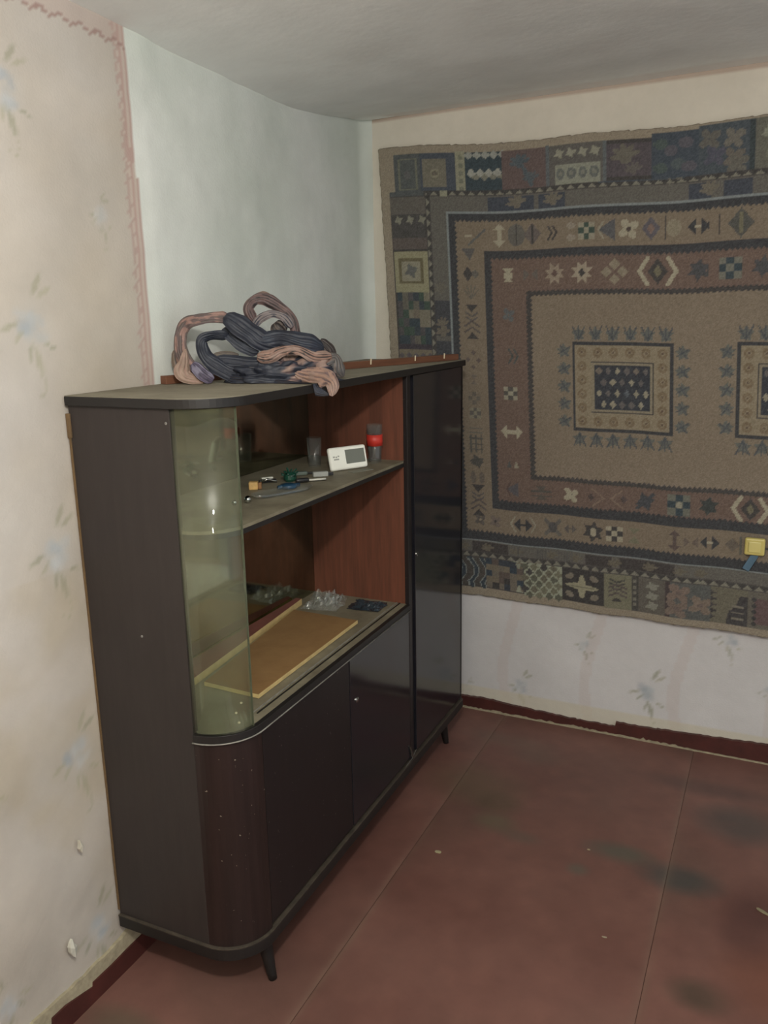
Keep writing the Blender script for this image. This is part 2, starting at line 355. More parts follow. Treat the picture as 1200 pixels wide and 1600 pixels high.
# left baseboard: stepped hardboard offcuts and bare plaster strip above
lb=[(-4.2,.045),(-1.84,.045),(-1.838,.058),(-1.80,.058),(-1.722,.040),(-1.72,.050),(-1.66,.049),(-1.60,.052),(-1.2,.052),(0,.052)]
V=[];F=[]
for y,z in lb:
    xw=float(wall_x(np.array(y))); V += [(xw+.016,y,-.001),(xw+.016,y,z),(xw-.01,y,z),(xw-.01,y,-.001)]
for i in range(len(lb)-1):
    a=i*4;b=a+4
    for j in range(4): F.append((a+j,a+(j+1)%4,b+(j+1)%4,b+j))
F += [(0,1,2,3),tuple(range(4*len(lb)-1,4*len(lb)-5,-1))]
tag(link('baseboard_left',V,F,m_base),kind='structure')
V=[];F=[]; ys=list(np.arange(-4.2,-1.2,.02))
for y in ys:
    h=.082+R.uniform(-.004,.004)+(.01 if y>-1.62 else 0); V += [(.0125,y,.03),(.0105,y,h),(-.01,y,h),(-.01,y,.03)]
for i in range(len(ys)-1):
    a=i*4;b=a+4
    for j in range(4): F.append((a+j,a+(j+1)%4,b+(j+1)%4,b+j))
tag(link('trim_2',V,F,m_plaster),kind='structure')
# torn paper flakes on the left wall
def flake(name, y, z, w_, h_, c, label, seed):
    R=random.Random(seed); pts=[]
    for i in range(9):
        t=2*math.pi*i/9; pts.append((y+w_*math.cos(t)*R.uniform(.5,1),z+h_*math.sin(t)*R.uniform(.6,1)))
    V=[(.017+.006*R.random(),a,b) for a,b in pts]+[(.011,a,b) for a,b in pts]+[(.024,y,z)]
    n=9; F=[(i,(i+1)%n,18) for i in range(n)]+[(i+n,(i+1)%n+n,(i+1)%n,i) for i in range(n)]+[tuple(range(n,2*n))]
    o=link(name,V,F,mat('torn_paper_'+str(seed),c,rough=.8,var=.1)); tag(o,label=label,cat='paper scrap')
flake('paper_scrap',-1.715,.395,.005,.018,(206,202,188),'narrow white torn curl of wallpaper, higher on the lower left wall',1)
flake('paper_scrap',-1.767,.178,.011,.024,(204,202,190),'wide white torn flap of wallpaper low on the left wall',2)

# ------------------------------------------------------------ the rug on the back wall
W_, H_ = 2.19, 1.602
BR=(150,134,112); FIELD=(128,110,90); B1=(124,106,86); B2=(104,80,68); DK=(48,46,48); DK2=(56,50,48); NAVY=(44,54,60); GR=(92,86,78)
CRM=(168,158,132); LT=(150,142,120); BLU=(92,98,104); OLV=(106,98,74); PNK=(124,96,84); BRN=(66,52,46); GRN=(52,66,56)
cv = Canvas(0, W_, -H_, 0, .0038, BR)
def zz(a,b,horiz,amp=.006,per=.016): return amp*(2*np.abs(((a if horiz else b)/per)%1-.5))
def T(t): return -t
def ring(s0,t0,s1,t1,c,amp=0,per=.016):       # rectangle inset from all four sides, toothed edge
    A,B=cv.A,-cv.B
    z1=zz(A,B,True,amp,per); z2=zz(A,B,False,amp,per)
    m=(A>s0+z2)&(A<s1-z2)&(B>t0+z1)&(B<t1-z1); cv.put(m*1.,c)
def band(i,t=None,b=None): pass
# nested frames: (left inset, top inset, bottom t)
ring(.035,.028,W_-.035,1.565,DK2)                     # blocks zone backdrop
ring(.169,.153,W_-.169,1.447,(126,120,104))                      # triangle strip
ring(.186,.168,W_-.186,1.426,GR)                      # grey vine band
ring(.247,.220,W_-.247,1.384,(128,134,134))           # pale line
ring(.251,.226,W_-.251,1.379,DK)
ring(.274,.246,W_-.274,1.350,B1,.008)
ring(.378,.346,W_-.378,1.256,DK)
ring(.399,.370,W_-.399,1.224,B2,.008)
ring(.522,.480,W_-.522,1.136,DK2,.004)
ring(.538,.494,W_-.538,1.122,FIELD,.007)
n1=fbm(cv.nb,cv.na,60,81)[...,None]
m=((cv.A>.54)&(cv.A<W_-.54)&(cv.B<-.49)&(cv.B>-1.13))[...,None]; cv.px+=m*(n1-.5)*14
# triangle strip teeth
def teeth(a0,b0,a1,b1,horiz,c,per=.034):
    if horiz:
        f=np.abs(((cv.A-a0)/per)%1-.5)*2; g=(cv.B-b0)/(b1-b0); m=(cv.A>=a0)&(cv.A<a1)&(g>=0)&(g<1)&(g>f)
    else:
        f=np.abs(((cv.B-b0)/per)%1-.5)*2; g=(cv.A-a0)/(a1-a0); m=(cv.B>=b0)&(cv.B<b1)&(g>=0)&(g<1)&(g>f)
    cv.put(m*1.,c)
teeth(.169,-.168,W_-.169,-.153,True,DK2); teeth(.169,-1.447,W_-.169,-1.428,True,DK2); teeth(.169,-1.447,.186,-.153,False,DK2); teeth(W_-.186,-1.447,W_-.169,-.153,False,DK2)
for t in (.153,.1685,1.4465,1.426): cv.line([(.17,-t),(W_-.17,-t)],.0035,DK2,.8)
for s in (.1695,.187): cv.line([(s,-.155),(s,-1.445)],.0035,DK2,.8)
# motif library
def star(a,b,r,c,c2=None,n=8):
    pts=[(a+(r if i%2==0 else r*.55)*math.cos(math.pi*i/n+.39),b+(r if i%2==0 else r*.55)*math.sin(math.pi*i/n+.39)) for i in range(2*n)]
    cv.poly(pts,c)
    if c2: cv.dia(a,b,r*.3,r*.4,c2)
def bow(a,b,r,c,vert=False,c2=None):
    for s in (-1,1):
        p=[(a+s*r,b),(a+s*.25*r,b+.75*r),(a+s*.25*r,b-.75*r)]
        if vert: p=[(a+(y-b),b+(x-a)) for x,y in p]
        cv.poly(p,c)
    cv.rect(a-r*.3,b-r*.12,a+r*.3,b+r*.12,c2 or c) if not vert else cv.rect(a-r*.12,b-r*.3,a+r*.12,b+r*.3,c2 or c)
def arrow(a,b,r,c,vert=False):
    for s in (-1,1):
        p=[(a+s*r,b),(a+s*.45*r,b+.6*r),(a+s*.45*r,b-.6*r)]
        if vert: p=[(a+(y-b),b+(x-a)) for x,y in p]
        cv.poly(p,c)
    (cv.rect(a-.5*r,b-.2*r,a+.5*r,b+.2*r,c) if not vert else cv.rect(a-.2*r,b-.5*r,a+.2*r,b+.5*r,c))
def chev(a,b,r,c,d=1,n=2,vert=False,w=.006):
    for i in range(n):
        o=i*r*.6*d
        if vert: cv.line([(a-r*.8,b+o-d*r*.5),(a,b+o),(a+r*.8,b+o-d*r*.5)],w,c)
        else: cv.line([(a+o-d*r*.5,b-r*.8),(a+o,b),(a+o-d*r*.5,b+r*.8)],w,c)
def check(a,b,r,c1,c2):
    for i in range(3):
        for j in range(3): cv.rect(a-r+i*r*.67,b-r+j*r*.67,a-r+(i+1)*r*.67,b-r+(j+1)*r*.67,c1 if (i+j)%2 else c2)
def flower4(a,b,r,c,c2=None):
    for k in range(4): cv.ell(a+.55*r*math.cos(k*1.571+.6),b+.55*r*math.sin(k*1.571+.6),r*.48,r*.34,c,k*1.571+.6)
    if c2: cv.ell(a,b,r*.22,r*.22,c2)
def leafy(a,b,r,c):
    for k in range(5): cv.ell(a+.5*r*math.cos(k*.7-.6+1),b+.5*r*math.sin(k*.7-.6+1)*1.0,r*.5,r*.2,c,k*.7-.6+1)
    cv.ell(a,b-.2*r,r*.35,r*.35,c)
def hour(a,b,r,c,vert=True):
    for s in (-1,1): cv.poly([(a-r*.8,b+s*r),(a+r*.8,b+s*r),(a,b+s*r*.12)] if vert else [(a+s*r,b-r*.8),(a+s*r,b+r*.8),(a+s*r*.12,b)],c)
def lozbig(a,b,r):
    cv.dia(a,b,r*.62,r*.8,DK2); cv.dia(a,b,r*.25,r*.4,OLV)
    for s in (-1,1): cv.line([(a+s*r*.62,b+r*.8),(a+s*r*1.12,b),(a+s*r*.62,b-r*.8)],.013,CRM)
# band 1 (outer motif band) top row, t=.298
top1=[(.434,'dash'),(.434,'arrowV'),(.494,'hex'),(.549,'diaP'),(.625,'chev'),(.678,'pinkd'),(.728,'chk'),(.796,'chevB'),(.862,'fl'),(.93,'diaB'),(1.003,'half'),(1.07,'bow')]
for s,k in top1:
    b=-.297
    if k=='dash': cv.rect(s-.125,b-.005,s-.098,b+.004,CRM); cv.line([(s-.11,b-.03),(s-.05,b+.02)],.007,(88,86,82))
    if k=='arrowV': arrow(s,b,.038,CRM,True)
    if k=='hex': cv.ell(s,b,.03,.036,GR); cv.line([(s,b-.03),(s,b+.03)],.006,DK2)
    if k=='diaP': cv.dia(s,b,.03,.036,(96,84,78)); cv.line([(s,b-.03),(s,b+.03)],.005,DK2)
    if k=='chev': chev(s-.01,b,.026,DK2,1,2); 
    if k=='pinkd': cv.dia(s,b+.018,.018,.014,(146,134,116)); cv.dia(s,b-.02,.018,.014,(146,134,116))
    if k=='chk': check(s,b,.026,GRN,LT)
    if k=='chevB': cv.poly([(s-.03,b),(s+.022,b+.034),(s+.022,b-.034)],(80,78,80)); chev(s-.03,b,.03,LT,-1,1)
    if k=='fl': flower4(s,b,.034,CRM,BRN)
    if k=='diaB': cv.dia(s,b,.028,.036,(84,78,84)); cv.dia(s,b,.012,.018,PNK)
    if k=='half': cv.ell(s-.005,b,.022,.026,(140,128,104)); cv.line([(s-.03,b+.035),(s-.03,b-.035)],.004,DK2)
    if k=='bow': bow(s,b,.032,DK,c2=CRM)
    if k=='bowp': hour(s,b,.024,PNK,False)
    if k=='diaD': cv.dia(s,b,.034,.042,(72,70,64)); cv.line([(s,b+.03),(s,b-.03)],.008,OLV)
# band 1 left column s=.326
for t,k in [(.36,'loz'),(.425,'fish'),(.49,'rays'),(.55,'tri'),(.625,'roof'),(.72,'pts'),(.79,'dash2'),(.855,'knot'),(.91,'chk2'),(.965,'ll'),(1.02,'grid'),(1.085,'leaf'),(1.145,'par'),(1.195,'tri'),(1.265,'roof')]:
    a,b=.326,-t
    if k=='loz': cv.poly([(a-.03,b+.02),(a+.02,b+.02),(a,b-.02)],(84,80,76))
    if k=='fish': cv.dia(a-.01,b,.018,.026,DK2); cv.ell(a+.018,b,.012,.012,GR)
    if k=='rays':
        for j in range(5): cv.line([(a,b-.02),(a+.028*math.cos(.4+j*.58),b+.028*math.sin(.4+j*.58))],.004,(96,88,76))
    if k=='tri': cv.poly([(a-.024,b+.022),(a+.024,b+.022),(a,b-.006)],DK2); chev(a,b-.02,.026,(84,76,72),-1,2,True)
    if k=='roof': cv.poly([(a-.022,b-.022),(a+.022,b-.022),(a,b+.002)],DK2); chev(a,b+.018,.034,(78,68,64),1,2,True)
    if k=='pts':
        for dx,dy in ((0,.025),(0,-.025),(.02,0),(-.02,0)): cv.dia(a+dx,b+dy,.009,.009,(88,74,66))
    if k=='dash2': hour(a,b,.018,(110,96,84))
    if k=='knot': check(a,b,.022,(96,86,74),(120,104,86))
    if k=='chk2': check(a,b,.02,(86,80,72),(130,122,100))
    if k=='ll': cv.line([(a-.022,b),(a+.022,b)],.006,GR); cv.line([(a-.022,b-.014),(a+.022,b-.014)],.006,GR)
    if k=='grid':
        for j in (-.02,0,.02): cv.line([(a+j,b-.03),(a+j,b+.03)],.006,(78,74,66)); cv.line([(a-.024,b+j),(a+.024,b+j)],.005,(78,74,66))
    if k=='leaf': star(a,b,.028,(70,66,60),n=4); cv.dia(a,b,.028,.02,(70,66,60))
    if k=='par': 
        for j in (-.016,.016): cv.ell(a+j,b,.010,.022,(98,86,74))
# band 1 bottom row t=1.303
for s,k in [(.33,'flw'),(.387,'flr'),(.491,'bowd'),(.599,'x'),(.66,'sm'),(.741,'star'),(.813,'chk'),(.88,'hr'),(1.011,'mush'),(1.062,'bx')]:
    b=-1.303
    if k=='flw': flower4(s,b,.022,(84,76,68),BR)
    if k=='flr': flower4(s,b,.024,(108,92,82),DK2)
    if k=='bowd': bow(s,b,.034,DK); chev(s-.046,b,.034,LT,-1,1); chev(s+.046,b,.034,LT,1,1)
    if k=='x': cv.line([(s-.025,b-.025),(s+.025,b+.025)],.014,GR); cv.line([(s-.025,b+.025),(s+.025,b-.025)],.014,GR); cv.ell(s,b,.014,.02,(70,66,64))
    if k=='sm': bow(s,b,.022,(84,76,70))
    if k=='star': star(s,b,.04,DK2,n=6); cv.ell(s,b,.011,.016,CRM)
    if k=='chk': check(s,b,.027,DK2,CRM)
    if k=='hr': hour(s,b,.026,(112,106,82))
    if k=='mush': arrow(s,b,.036,(82,66,60),True)
    if k=='bx': hour(s,b,.022,(100,84,72),False)
# band 2 (red-brown) top row t=.428
for s,k in [(.462,'hg'),(.54,'bx'),(.622,'st'),(.712,'st2'),(.818,'fan'),(.951,'big'),(1.073,'leaf')]:
    b=-.428
    if k=='hg': hour(s,b,.022,CRM); cv.rect(s-.014,b-.01,s+.014,b+.01,CRM)
    if k=='bx': hour(s,b,.026,(92,82,74),False)
    if k=='st': star(s,b,.036,(150,132,112),(90,64,56))
    if k=='st2': star(s,b,.038,(160,144,122),DK2)
    if k=='fan':
        for dx,dy in ((0,.024),(0,-.024),(.026,0),(-.026,0)): cv.dia(s+dx,b+dy,.018,.018,(138,124,102))
    if k=='big': lozbig(s,b,.05)
    if k=='leaf': star(s,b,.036,(62,60,62),n=6)
    if k=='chk': check(s,b,.032,NAVY,(110,106,94))
# band 2 left col s=.46
for t,k in [(.56,'fl'),(.70,'chev'),(.83,'chk'),(.965,'arr'),(1.08,'tt'),(1.175,'tri')]:
    a,b=.46,-t
    if k=='fl': flower4(a,b,.024,(86,88,90))
    if k=='chev': chev(a+.012,b,.03,(64,68,66),1,2)
    if k=='chk': check(a,b,.024,(74,68,62),LT)
    if k=='arr': arrow(a,b,.04,CRM)
    if k=='tt': cv.poly([(a+.004,b-.016),(a+.022,b-.016),(a+.013,b+.012)],LT); cv.poly([(a-.004,b-.016),(a-.022,b-.016),(a-.013,b+.012)],(72,72,70))
    if k=='tri': cv.poly([(a-.028,b),(a+.018,b+.028),(a+.018,b-.028)],(76,72,76)); chev(a-.026,b,.03,(80,60,54),-1,1)
# band 2 bottom row t=1.18
for s,k in [(.56,'rake'),(.666,'fl'),(.79,'bx'),(.916,'st'),(1.024,'chk')]:
    b=-1.18
    if k=='rake':
        for j in (-.012,.004): cv.line([(s-.036,b+j),(s+.036,b+j)],.006,(72,68,62))
        hour(s,b,.024,(80,72,64))
    if k=='fl': flower4(s,b,.028,CRM,BRN); cv.line([(s-.02,b+.02),(s+.01,b-.01)],.008,CRM)
    if k=='bx':
        for d in (-1,1): cv.line([(s+d*.05,b+.03),(s+d*.012,b),(s+d*.05,b-.03)],.005,(128,104,88)); cv.dia(s+d*.055,b,.012,.014,(70,56,54))
    if k=='st': star(s,b,.034,(58,58,62),n=4); cv.line([(s-.025,b-.025),(s+.025,b+.025)],.012,(58,58,62))
    if k=='chk': check(s,b,.036,NAVY,(104,102,90)); cv.ell(s,b,.010,.012,LT)
    if k=='leaf': star(s,b,.034,(50,52,50),n=6)
# medallion
a0,a1,t0,t1=.678,1.0,.652,.95
for j in range(6):
    s=a0+.022+(a1-a0-.044)*j/5
    for t,fl_ in ((t0-.026,1),(t1+.028,-1)):
        star(s,-t,.026,(90,90,84),n=5)
        for q in range(3): cv.line([(s,-t-.02*fl_),(s-.02+q*.02,-t+.024*fl_)],.0045,(66,68,70))
for j in range(5):
    t=t0+.03+(t1-t0-.06)*j/4
    for s in (a0-.028,a1+.03): 
        star(s,-t,.026,(90,90,84),n=5); cv.line([(s-.018,-t-.01),(s+.018,-t+.012)],.0045,(66,68,70)); cv.line([(s-.012,-t+.018),(s+.012,-t-.018)],.0045,(66,68,70))
cv.rect(a0,-t1,a1,-t0,DK); cv.rect(a0+.010,-t1+.012,a1-.010,-t0-.012,(140,124,98))
for j in range(6):
    s=a0+.032+(a1-a0-.064)*j/5
    for t in (t0+.034,t1-.034): cv.ell(s,-t,.015,.017,(118,96,70)); cv.dia(s,-t,.009,.009,(140,124,98)); cv.ell(s,-t,.004,.004,(92,70,54))
for j in range(1,5):
    t=t0+.034+(t1-t0-.068)*j/5
    for s in (a0+.032,a1-.032): cv.ell(s,-t,.015,.016,(118,96,70)); cv.dia(s,-t,.009,.009,(140,124,98)); cv.ell(s,-t,.004,.004,(92,70,54))
cv.rect(a0+.060,-t1+.062,a1-.060,-t0-.062,DK2); cv.rect(a0+.063,-t1+.066,a1-.063,-t0-.066,(136,122,98)); cv.rect(a0+.072,-t1+.074,a1-.072,-t0-.074,(44,44,50))
R=random.Random(5)
for r_ in range(4):
    for c_ in range(6):
        s=a0+.088+.030*c_+(.015 if r_%2 else 0); t=t0+.094+.037*r_
        if s<a1-.078: cv.dia(s,-t,R.choice([.009,.012]),R.choice([.012,.014]),R.choice([(150,140,116),(92,84,80),(150,140,116),(84,90,96),(110,96,84)]))
# mirror the motif field to the right half
h=cv.na//2; cv.px[:,cv.na-h:]=cv.px[:,:h][:,::-1]
# motifs past the middle that the mirrored half does not share
cv.rect(1.10,-.476,1.36,-.380,B2); check(1.162,-.428,.032,NAVY,(110,106,94)); star(1.254,-.428,.034,(62,60,62),n=6)
cv.rect(1.10,-.335,1.36,-.262,B1); cv.dia(1.19,-.298,.036,.044,(72,70,64)); cv.line([(1.19,-.27),(1.19,-.326)],.008,OLV); cv.line([(1.128,-.27),(1.128,-.326)],.004,DK2); arrow(1.30,-.298,.034,CRM,True)
cv.rect(1.075,-1.215,1.36,-1.145,B2); star(1.115,-1.178,.034,(50,52,50),n=6); lozbig(1.240,-1.178,.046)
cv.rect(1.096,-1.34,1.36,-1.266,B1); bow(1.121,-1.300,.030,DK,c2=CRM); cv.dia(1.19,-1.300,.022,.024,(96,84,72)); cv.line([(1.215,-1.275),(1.215,-1.328)],.008,(88,84,76)); bow(1.29,-1.30,.03,DK)
# outer blocks (own painting on each side)
def blk(s0,t0,s1,t1,c): cv.rect(s0,-t1,s1,-t0,c)
T0,T1=.030,.150
blk(.035,T0,.165,.165,(74,76,76)); cv.rect(.056,-.148,.130,-.044,(106,104,88)); cv.rect(.061,-.143,.125,-.049,(76,78,76)); cv.ell(.09,-.097,.012,.014,(92,88,88)); 
blk(.142,T0,.225,T1,(62,66,76)); cv.rect(.152,-.140,.208,-.048,(112,104,88)); cv.ell(.183,-.094,.011,.014,(134,128,104)); cv.ell(.183,-.094,.006,.008,(100,90,76))
blk(.225,T0-.005,.252,.168,(146,142,116))
for t in (.045,.07,.095,.12,.145): cv.ell(.239,-t,.007,.008,(112,110,92))
blk(.252,T0-.002,.352,T1,NAVY)
for j in range(5): cv.dia(.262+j*.023,-.038,.012,.014,(150,150,140)); 
for j in range(4): cv.dia(.268+j*.024,-.095,.013,.014,(160,158,146)); cv.dia(.28+j*.024,-.108,.013,.010,(120,116,100))
blk(.352,T0,.470,T1,(92,72,68)); leafy(.40,-.07,.03,(70,78,84)); leafy(.43,-.12,.024,(76,80,84)); cv.line([(.40,-.06),(.43,-.14)],.01,(70,78,84))
blk(.470,T0-.004,.482,T1,(86,90,94)); blk(.482,T0,.640,T1,(88,82,76)); cv.rect(.495,-.150,.632,-.088,(140,140,122))
for j in range(4): 
    cv.ell(.513+j*.034,-.117,.013,.018,(96,96,92)); cv.ell(.513+j*.034,-.117,.006,.008,(124,122,108)); star(.51+j*.036,-.055,.018,(146,142,122),n=4)
blk(.640,T0,.652,T1,(88,92,94)); blk(.652,T0+.01,.765,T1-.01,(74,64,68)); leafy(.70,-.08,.04,(100,92,80)); leafy(.72,-.12,.025,(92,84,78))
blk(.765,T0-.014,.895,T1+.003,(56,62,72))
for dx,dy in ((.79,.05),(.82,.07),(.86,.05),(.84,.11),(.79,.12),(.87,.12)): cv.ell(dx,-dy,.020,.016,R.choice([(70,78,80),(80,76,84),(66,76,72)]))
blk(.895,T0-.02,1.03,T1+.003,(62,68,74)); 
for dx,dy,c in ((.925,.05,GR),(.99,.055,(106,98,88)),(.94,.10,(72,70,84)),(.99,.11,(100,90,80)),(1.0,.13,(96,90,80))): flower4(dx,-dy,.032,c)
blk(1.03,T0-.02,1.042,T1,(46,52,54)); blk(1.042,T0-.02,1.17,T1,(96,92,80)); star(1.08,-.05,.024,(136,136,116),n=4); cv.ell(1.1,-.11,.03,.03,(118,116,98))
for s0,s1 in ((.36,.49),(.50,.58),(.93,.995),(1.03,1.11)): cv.rect(s0,-.218,s1,-.171,(54,56,66))
for s in (.44,.545,.99): leafy(s,-.195,.030,(106,96,82))
# left column blocks, s .035-.168
for k in range(3): star(.065+k*.045,-.245,.017,(128,124,106),n=4)
cv.rect(.036,-.345,.166,-.165,(82,78,74),.35)
cv.rect(.036,-.226,.166,-.206,(66,66,70)); cv.rect(.036,-.225,.17,-.168,(90,82,74)); cv.rect(.036,-.345,.168,-.305,(84,72,66))
for k in range(3): star(.065+k*.045,-.245,.017,(128,124,106),n=4)
cv.rect(.040,-.490,.168,-.352,(148,140,106)); cv.rect(.057,-.462,.150,-.374,(98,86,58)); cv.rect(.068,-.452,.139,-.384,(140,132,110)); star(.103,-.418,.028,(92,90,86),n=4)
R=random.Random(11)
for i in range(6):
    for j in range(6): cv.rect(.042+i*.021,-.672+j*.030,.042+(i+1)*.021,-.672+(j+1)*.030,R.choice([(50,54,60),(96,88,76),(110,96,80),(46,54,60),(56,70,58),(120,110,92),(72,66,66)]))
cv.rect(.040,-.692,.168,-.674,(58,48,54)); cv.rect(.040,-.73,.168,-.694,(118,104,84))
for k in range(5): cv.dia(.05+k*.028,-.715,.012,.012,(88,78,80))
cv.rect(.040,-.80,.168,-.735,(70,58,54))
for k in range(5): cv.poly([(.042+k*.026,-.80),(.068+k*.026,-.80),(.055+k*.026,-.765)],(112,96,80))
for t0_,c in ((.81,(96,86,70)),(.93,(60,54,54)),(1.05,(112,98,78)),(1.17,(54,58,64)),(1.3,(100,88,76))): cv.rect(.040,-t0_-.11,.168,-t0_,c); star(.10,-t0_-.055,.03,(130,120,96),n=6)
for t0_,t1_ in ((.52,.64),(.66,.8),(.95,1.1)): cv.rect(.189,-t1_,.245,-t0_,(56,54,58)); leafy(.215,-(t0_+t1_)/2-.02,.026,(104,92,78)); leafy(.215,-t1_+.01,.028,(104,92,78))
leafy(.215,-.48,.028,(98,90,78))
# bottom blocks t 1.45-1.565
Tb0,Tb1=1.450,1.564
blk(.035,Tb0,.235,Tb1,(78,72,62)); blk(.235,Tb0,.40,Tb1,(70,58,52)); blk(.22,Tb0,.328,Tb1,(66,58,52))
for k_ in range(3):
    x0=.235+k_*.045
    pts=[(x0,-1.455),(x0+.024,-1.49),(x0+.02,-1.52),(x0+.0,-1.545),(x0+.005,-1.563)]
    cv.line(pts,.016,(44,50,58)); cv.line([(p[0]-.009,p[1]) for p in pts],.0035,(132,138,132)); cv.line([(p[0]+.009,p[1]) for p in pts],.0035,(132,138,132))
R=random.Random(21)
for i in range(6):
    for j in range(5): cv.rect(.340+i*.0165,-1.564+j*.0228,.340+(i+1)*.0165,-1.564+(j+1)*.0228,R.choice([(46,48,56),(108,96,82),(52,46,44),(112,98,80),(84,70,62),(42,50,60)]))
cv.poly([(.420,-1.562),(.438,-1.562),(.429,-1.535)],(160,160,136)); cv.poly([(.42,-1.453),(.436,-1.453),(.428,-1.475)],(140,140,120))
blk(.442,Tb0-.004,.558,Tb1+.006,(158,160,136))
for i in range(6):
    for j in range(6):
        s=.446+i*.029+(.0145 if j%2 else 0); t=1.458+j*.0215
        if .442<s<.556: cv.dia(s,-t,.0125,.0165,R.choice([(84,82,66),(112,106,84),(58,52,50),(98,90,72)]))
blk(.558,Tb0,.682,Tb1+.006,(50,44,42))
for dx,dy in ((-.036,.034),(.036,.034),(-.036,-.034),(.036,-.034)): cv.ell(.618+dx,-1.51+dy,.014,.010,(122,110,94),.7 if dx*dy<0 else -.7)
cv.ell(.618,-1.51,.011,.042,(156,148,118)); cv.ell(.618,-1.51,.048,.011,(156,148,118),-.05); cv.line([(.618,-1.545),(.618,-1.475)],.003,(110,104,84)); cv.line([(.585,-1.51),(.655,-1.51)],.003,(110,104,84))
blk(.682,Tb0,.750,Tb1+.01,(118,112,88)); chev(.716,-1.478,.022,(66,62,56),-1,3,True); cv.poly([(.700,-1.548),(.732,-1.548),(.716,-1.532)],DK2); chev(.716,-1.515,.026,(84,72,66),1,3,True)
blk(.750,Tb0,.775,Tb1+.01,(62,56,52))
for j in range(5): cv.rect(.756,-1.555+j*.021,.767,-1.545+j*.021,(112,106,92))
blk(.775,Tb0,.835,Tb1+.01,(88,80,70))
for t in (1.475,1.51,1.545): star(.805,-t,.019,(132,128,114),n=4)
blk(.835,Tb0,.848,Tb1+.01,(62,48,48)); blk(.848,Tb0,.955,Tb1+.01,(80,80,76))
for a_,b_,c in ((.872,1.485,(120,98,86)),(.93,1.52,(122,102,88)),(.865,1.54,(116,96,84))): flower4(a_,-b_,.036,c,(104,86,78))
blk(.955,Tb0,1.06,Tb1+.01,(102,94,76))
for j in range(5): cv.poly([(.957,-1.46-j*.021),(.957,-1.478-j*.021),(.97+.004*(j%2),-1.469-j*.021)],(56,50,50))
cv.poly([(1.0,-1.572),(1.058,-1.572),(1.058,-1.47),(1.04,-1.47),(1.03,-1.5),(1.01,-1.525)],(54,48,48))
for t in (1.51,1.53,1.55): cv.line([(1.015,-t),(1.05,-t)],.006,(118,110,94))
blk(1.06,Tb0,1.19,Tb1+.01,(96,88,76)); blk(1.078,Tb0+.02,1.19,Tb1-.005,(92,68,66))
for j in range(5): cv.dia(1.078,-1.475-j*.021,.009,.010,(52,48,48))
for s0,s1 in ((.29,.40),(.63,.70),(.72,.86)): cv.rect(s0,-1.426,s1,-1.386,(56,48,46))
for s in (.27,.345,.425,.53,.60,.71,.80,.875,.93): leafy(s,-1.412,.020,(98,88,72))
for s in np.arange(.43,.62,.008): cv.line([(s,-1.424),(s,-1.388)],.0015,(74,72,68),.6)
def warp(t0,t1,pairs):
    rows=np.where((-cv.B[:,0]>=t0)&(-cv.B[:,0]<t1))[0]; sj=cv.A[0]; m_,a_=zip(*pairs)
    src=np.clip(np.round(np.interp(sj,a_,m_)/W_*(cv.na-1)).astype(int),0,cv.na-1)
    cv.px[rows]=cv.px[rows][:,src]
TOPM=[(0,0),(.035,.056),(.165,.180),(.225,.285),(.252,.322),(.352,.452),(.470,.600),(.640,.780),(.765,.930),(.895,1.066),(1.04,1.218),(1.17,1.36),(W_,W_)]
BOTM=[(0,0),(.235,.235),(.340,.345),(.442,.487),(.558,.629),(.682,.776),(.750,.870),(.775,.898),(.835,.982),(.955,1.127),(1.06,1.241),(1.19,1.38),(W_,W_)]
warp(0,.1515,TOPM); warp(1.449,1.58,BOTM)
warp(.170,.2185,[(0,0),(.26,.26),(.36,.40),(.49,.56),(.58,.66),(.93,1.04),(1.11,1.22),(W_,W_)]); warp(1.386,1.425,[(0,0),(.26,.26)]+BOTM[2:])
cv.px = cv.px*.74+np.array([144,154,158])*.26+(rng.rand(cv.nb,cv.na,1)-.5)*16
def f_rug(A,B,c):
    t=-B; xl=-.048+t*.047; s=A
    ztop=2.072-.025*np.clip(s/.6,0,1)+.004*np.sin(s*11); zbot=.468-.011*s+.002*np.sin(s*23)
    e=np.minimum(np.minimum(A,W_-A),np.minimum(-B,H_+B))
    wav=.006*np.sin(s*4.2+t*2)*np.sin(t*3.1)
    lum=c.px.mean(-1)/255
    y=-.022-.003*lum+wav+np.where(e<.003,.016,0)
    rag=(vnoise(c.nb,c.na,3,5)-.5)*.005*(e<.004)
    return xl+s+rag, y, ztop+(zbot-ztop)*(t/H_)+rag
sheet('wall_rug', cv, f_rug, m_rug, label='large brown patchwork-patterned rug hung flat on the back wall', cat='rug')

# yellow clip with blue strap pinned on the rug
t=empty('wall_clip',(1.27,-.04,.76),label='small yellow square plastic clip with a blue strip hanging on the rug',cat='clip')
m_yel=mat('yellow_plastic',(206,192,116),rough=.35,var=.05); m_blue=mat('blue_strip',(86,116,138),rough=.5,var=.2)
MB().box((-.030,-.014,-.026),(.030,.004,.030)).go('clip_body',m_yel,t,bevel=.006,segs=3)
MB().box((-.019,-.018,-.016),(.019,-.012,.020)).go('clip_face',mat('yellow_face',(212,200,128),rough=.4,var=.05),t,bevel=.003)
o=MB().box((-.011,-.005,-.060),(.011,.001,-.001)).go('strap',m_blue,t,bevel=.001); o.location=(.004*S,0,-.024*S); o.rotation_euler=(0,.45,0)

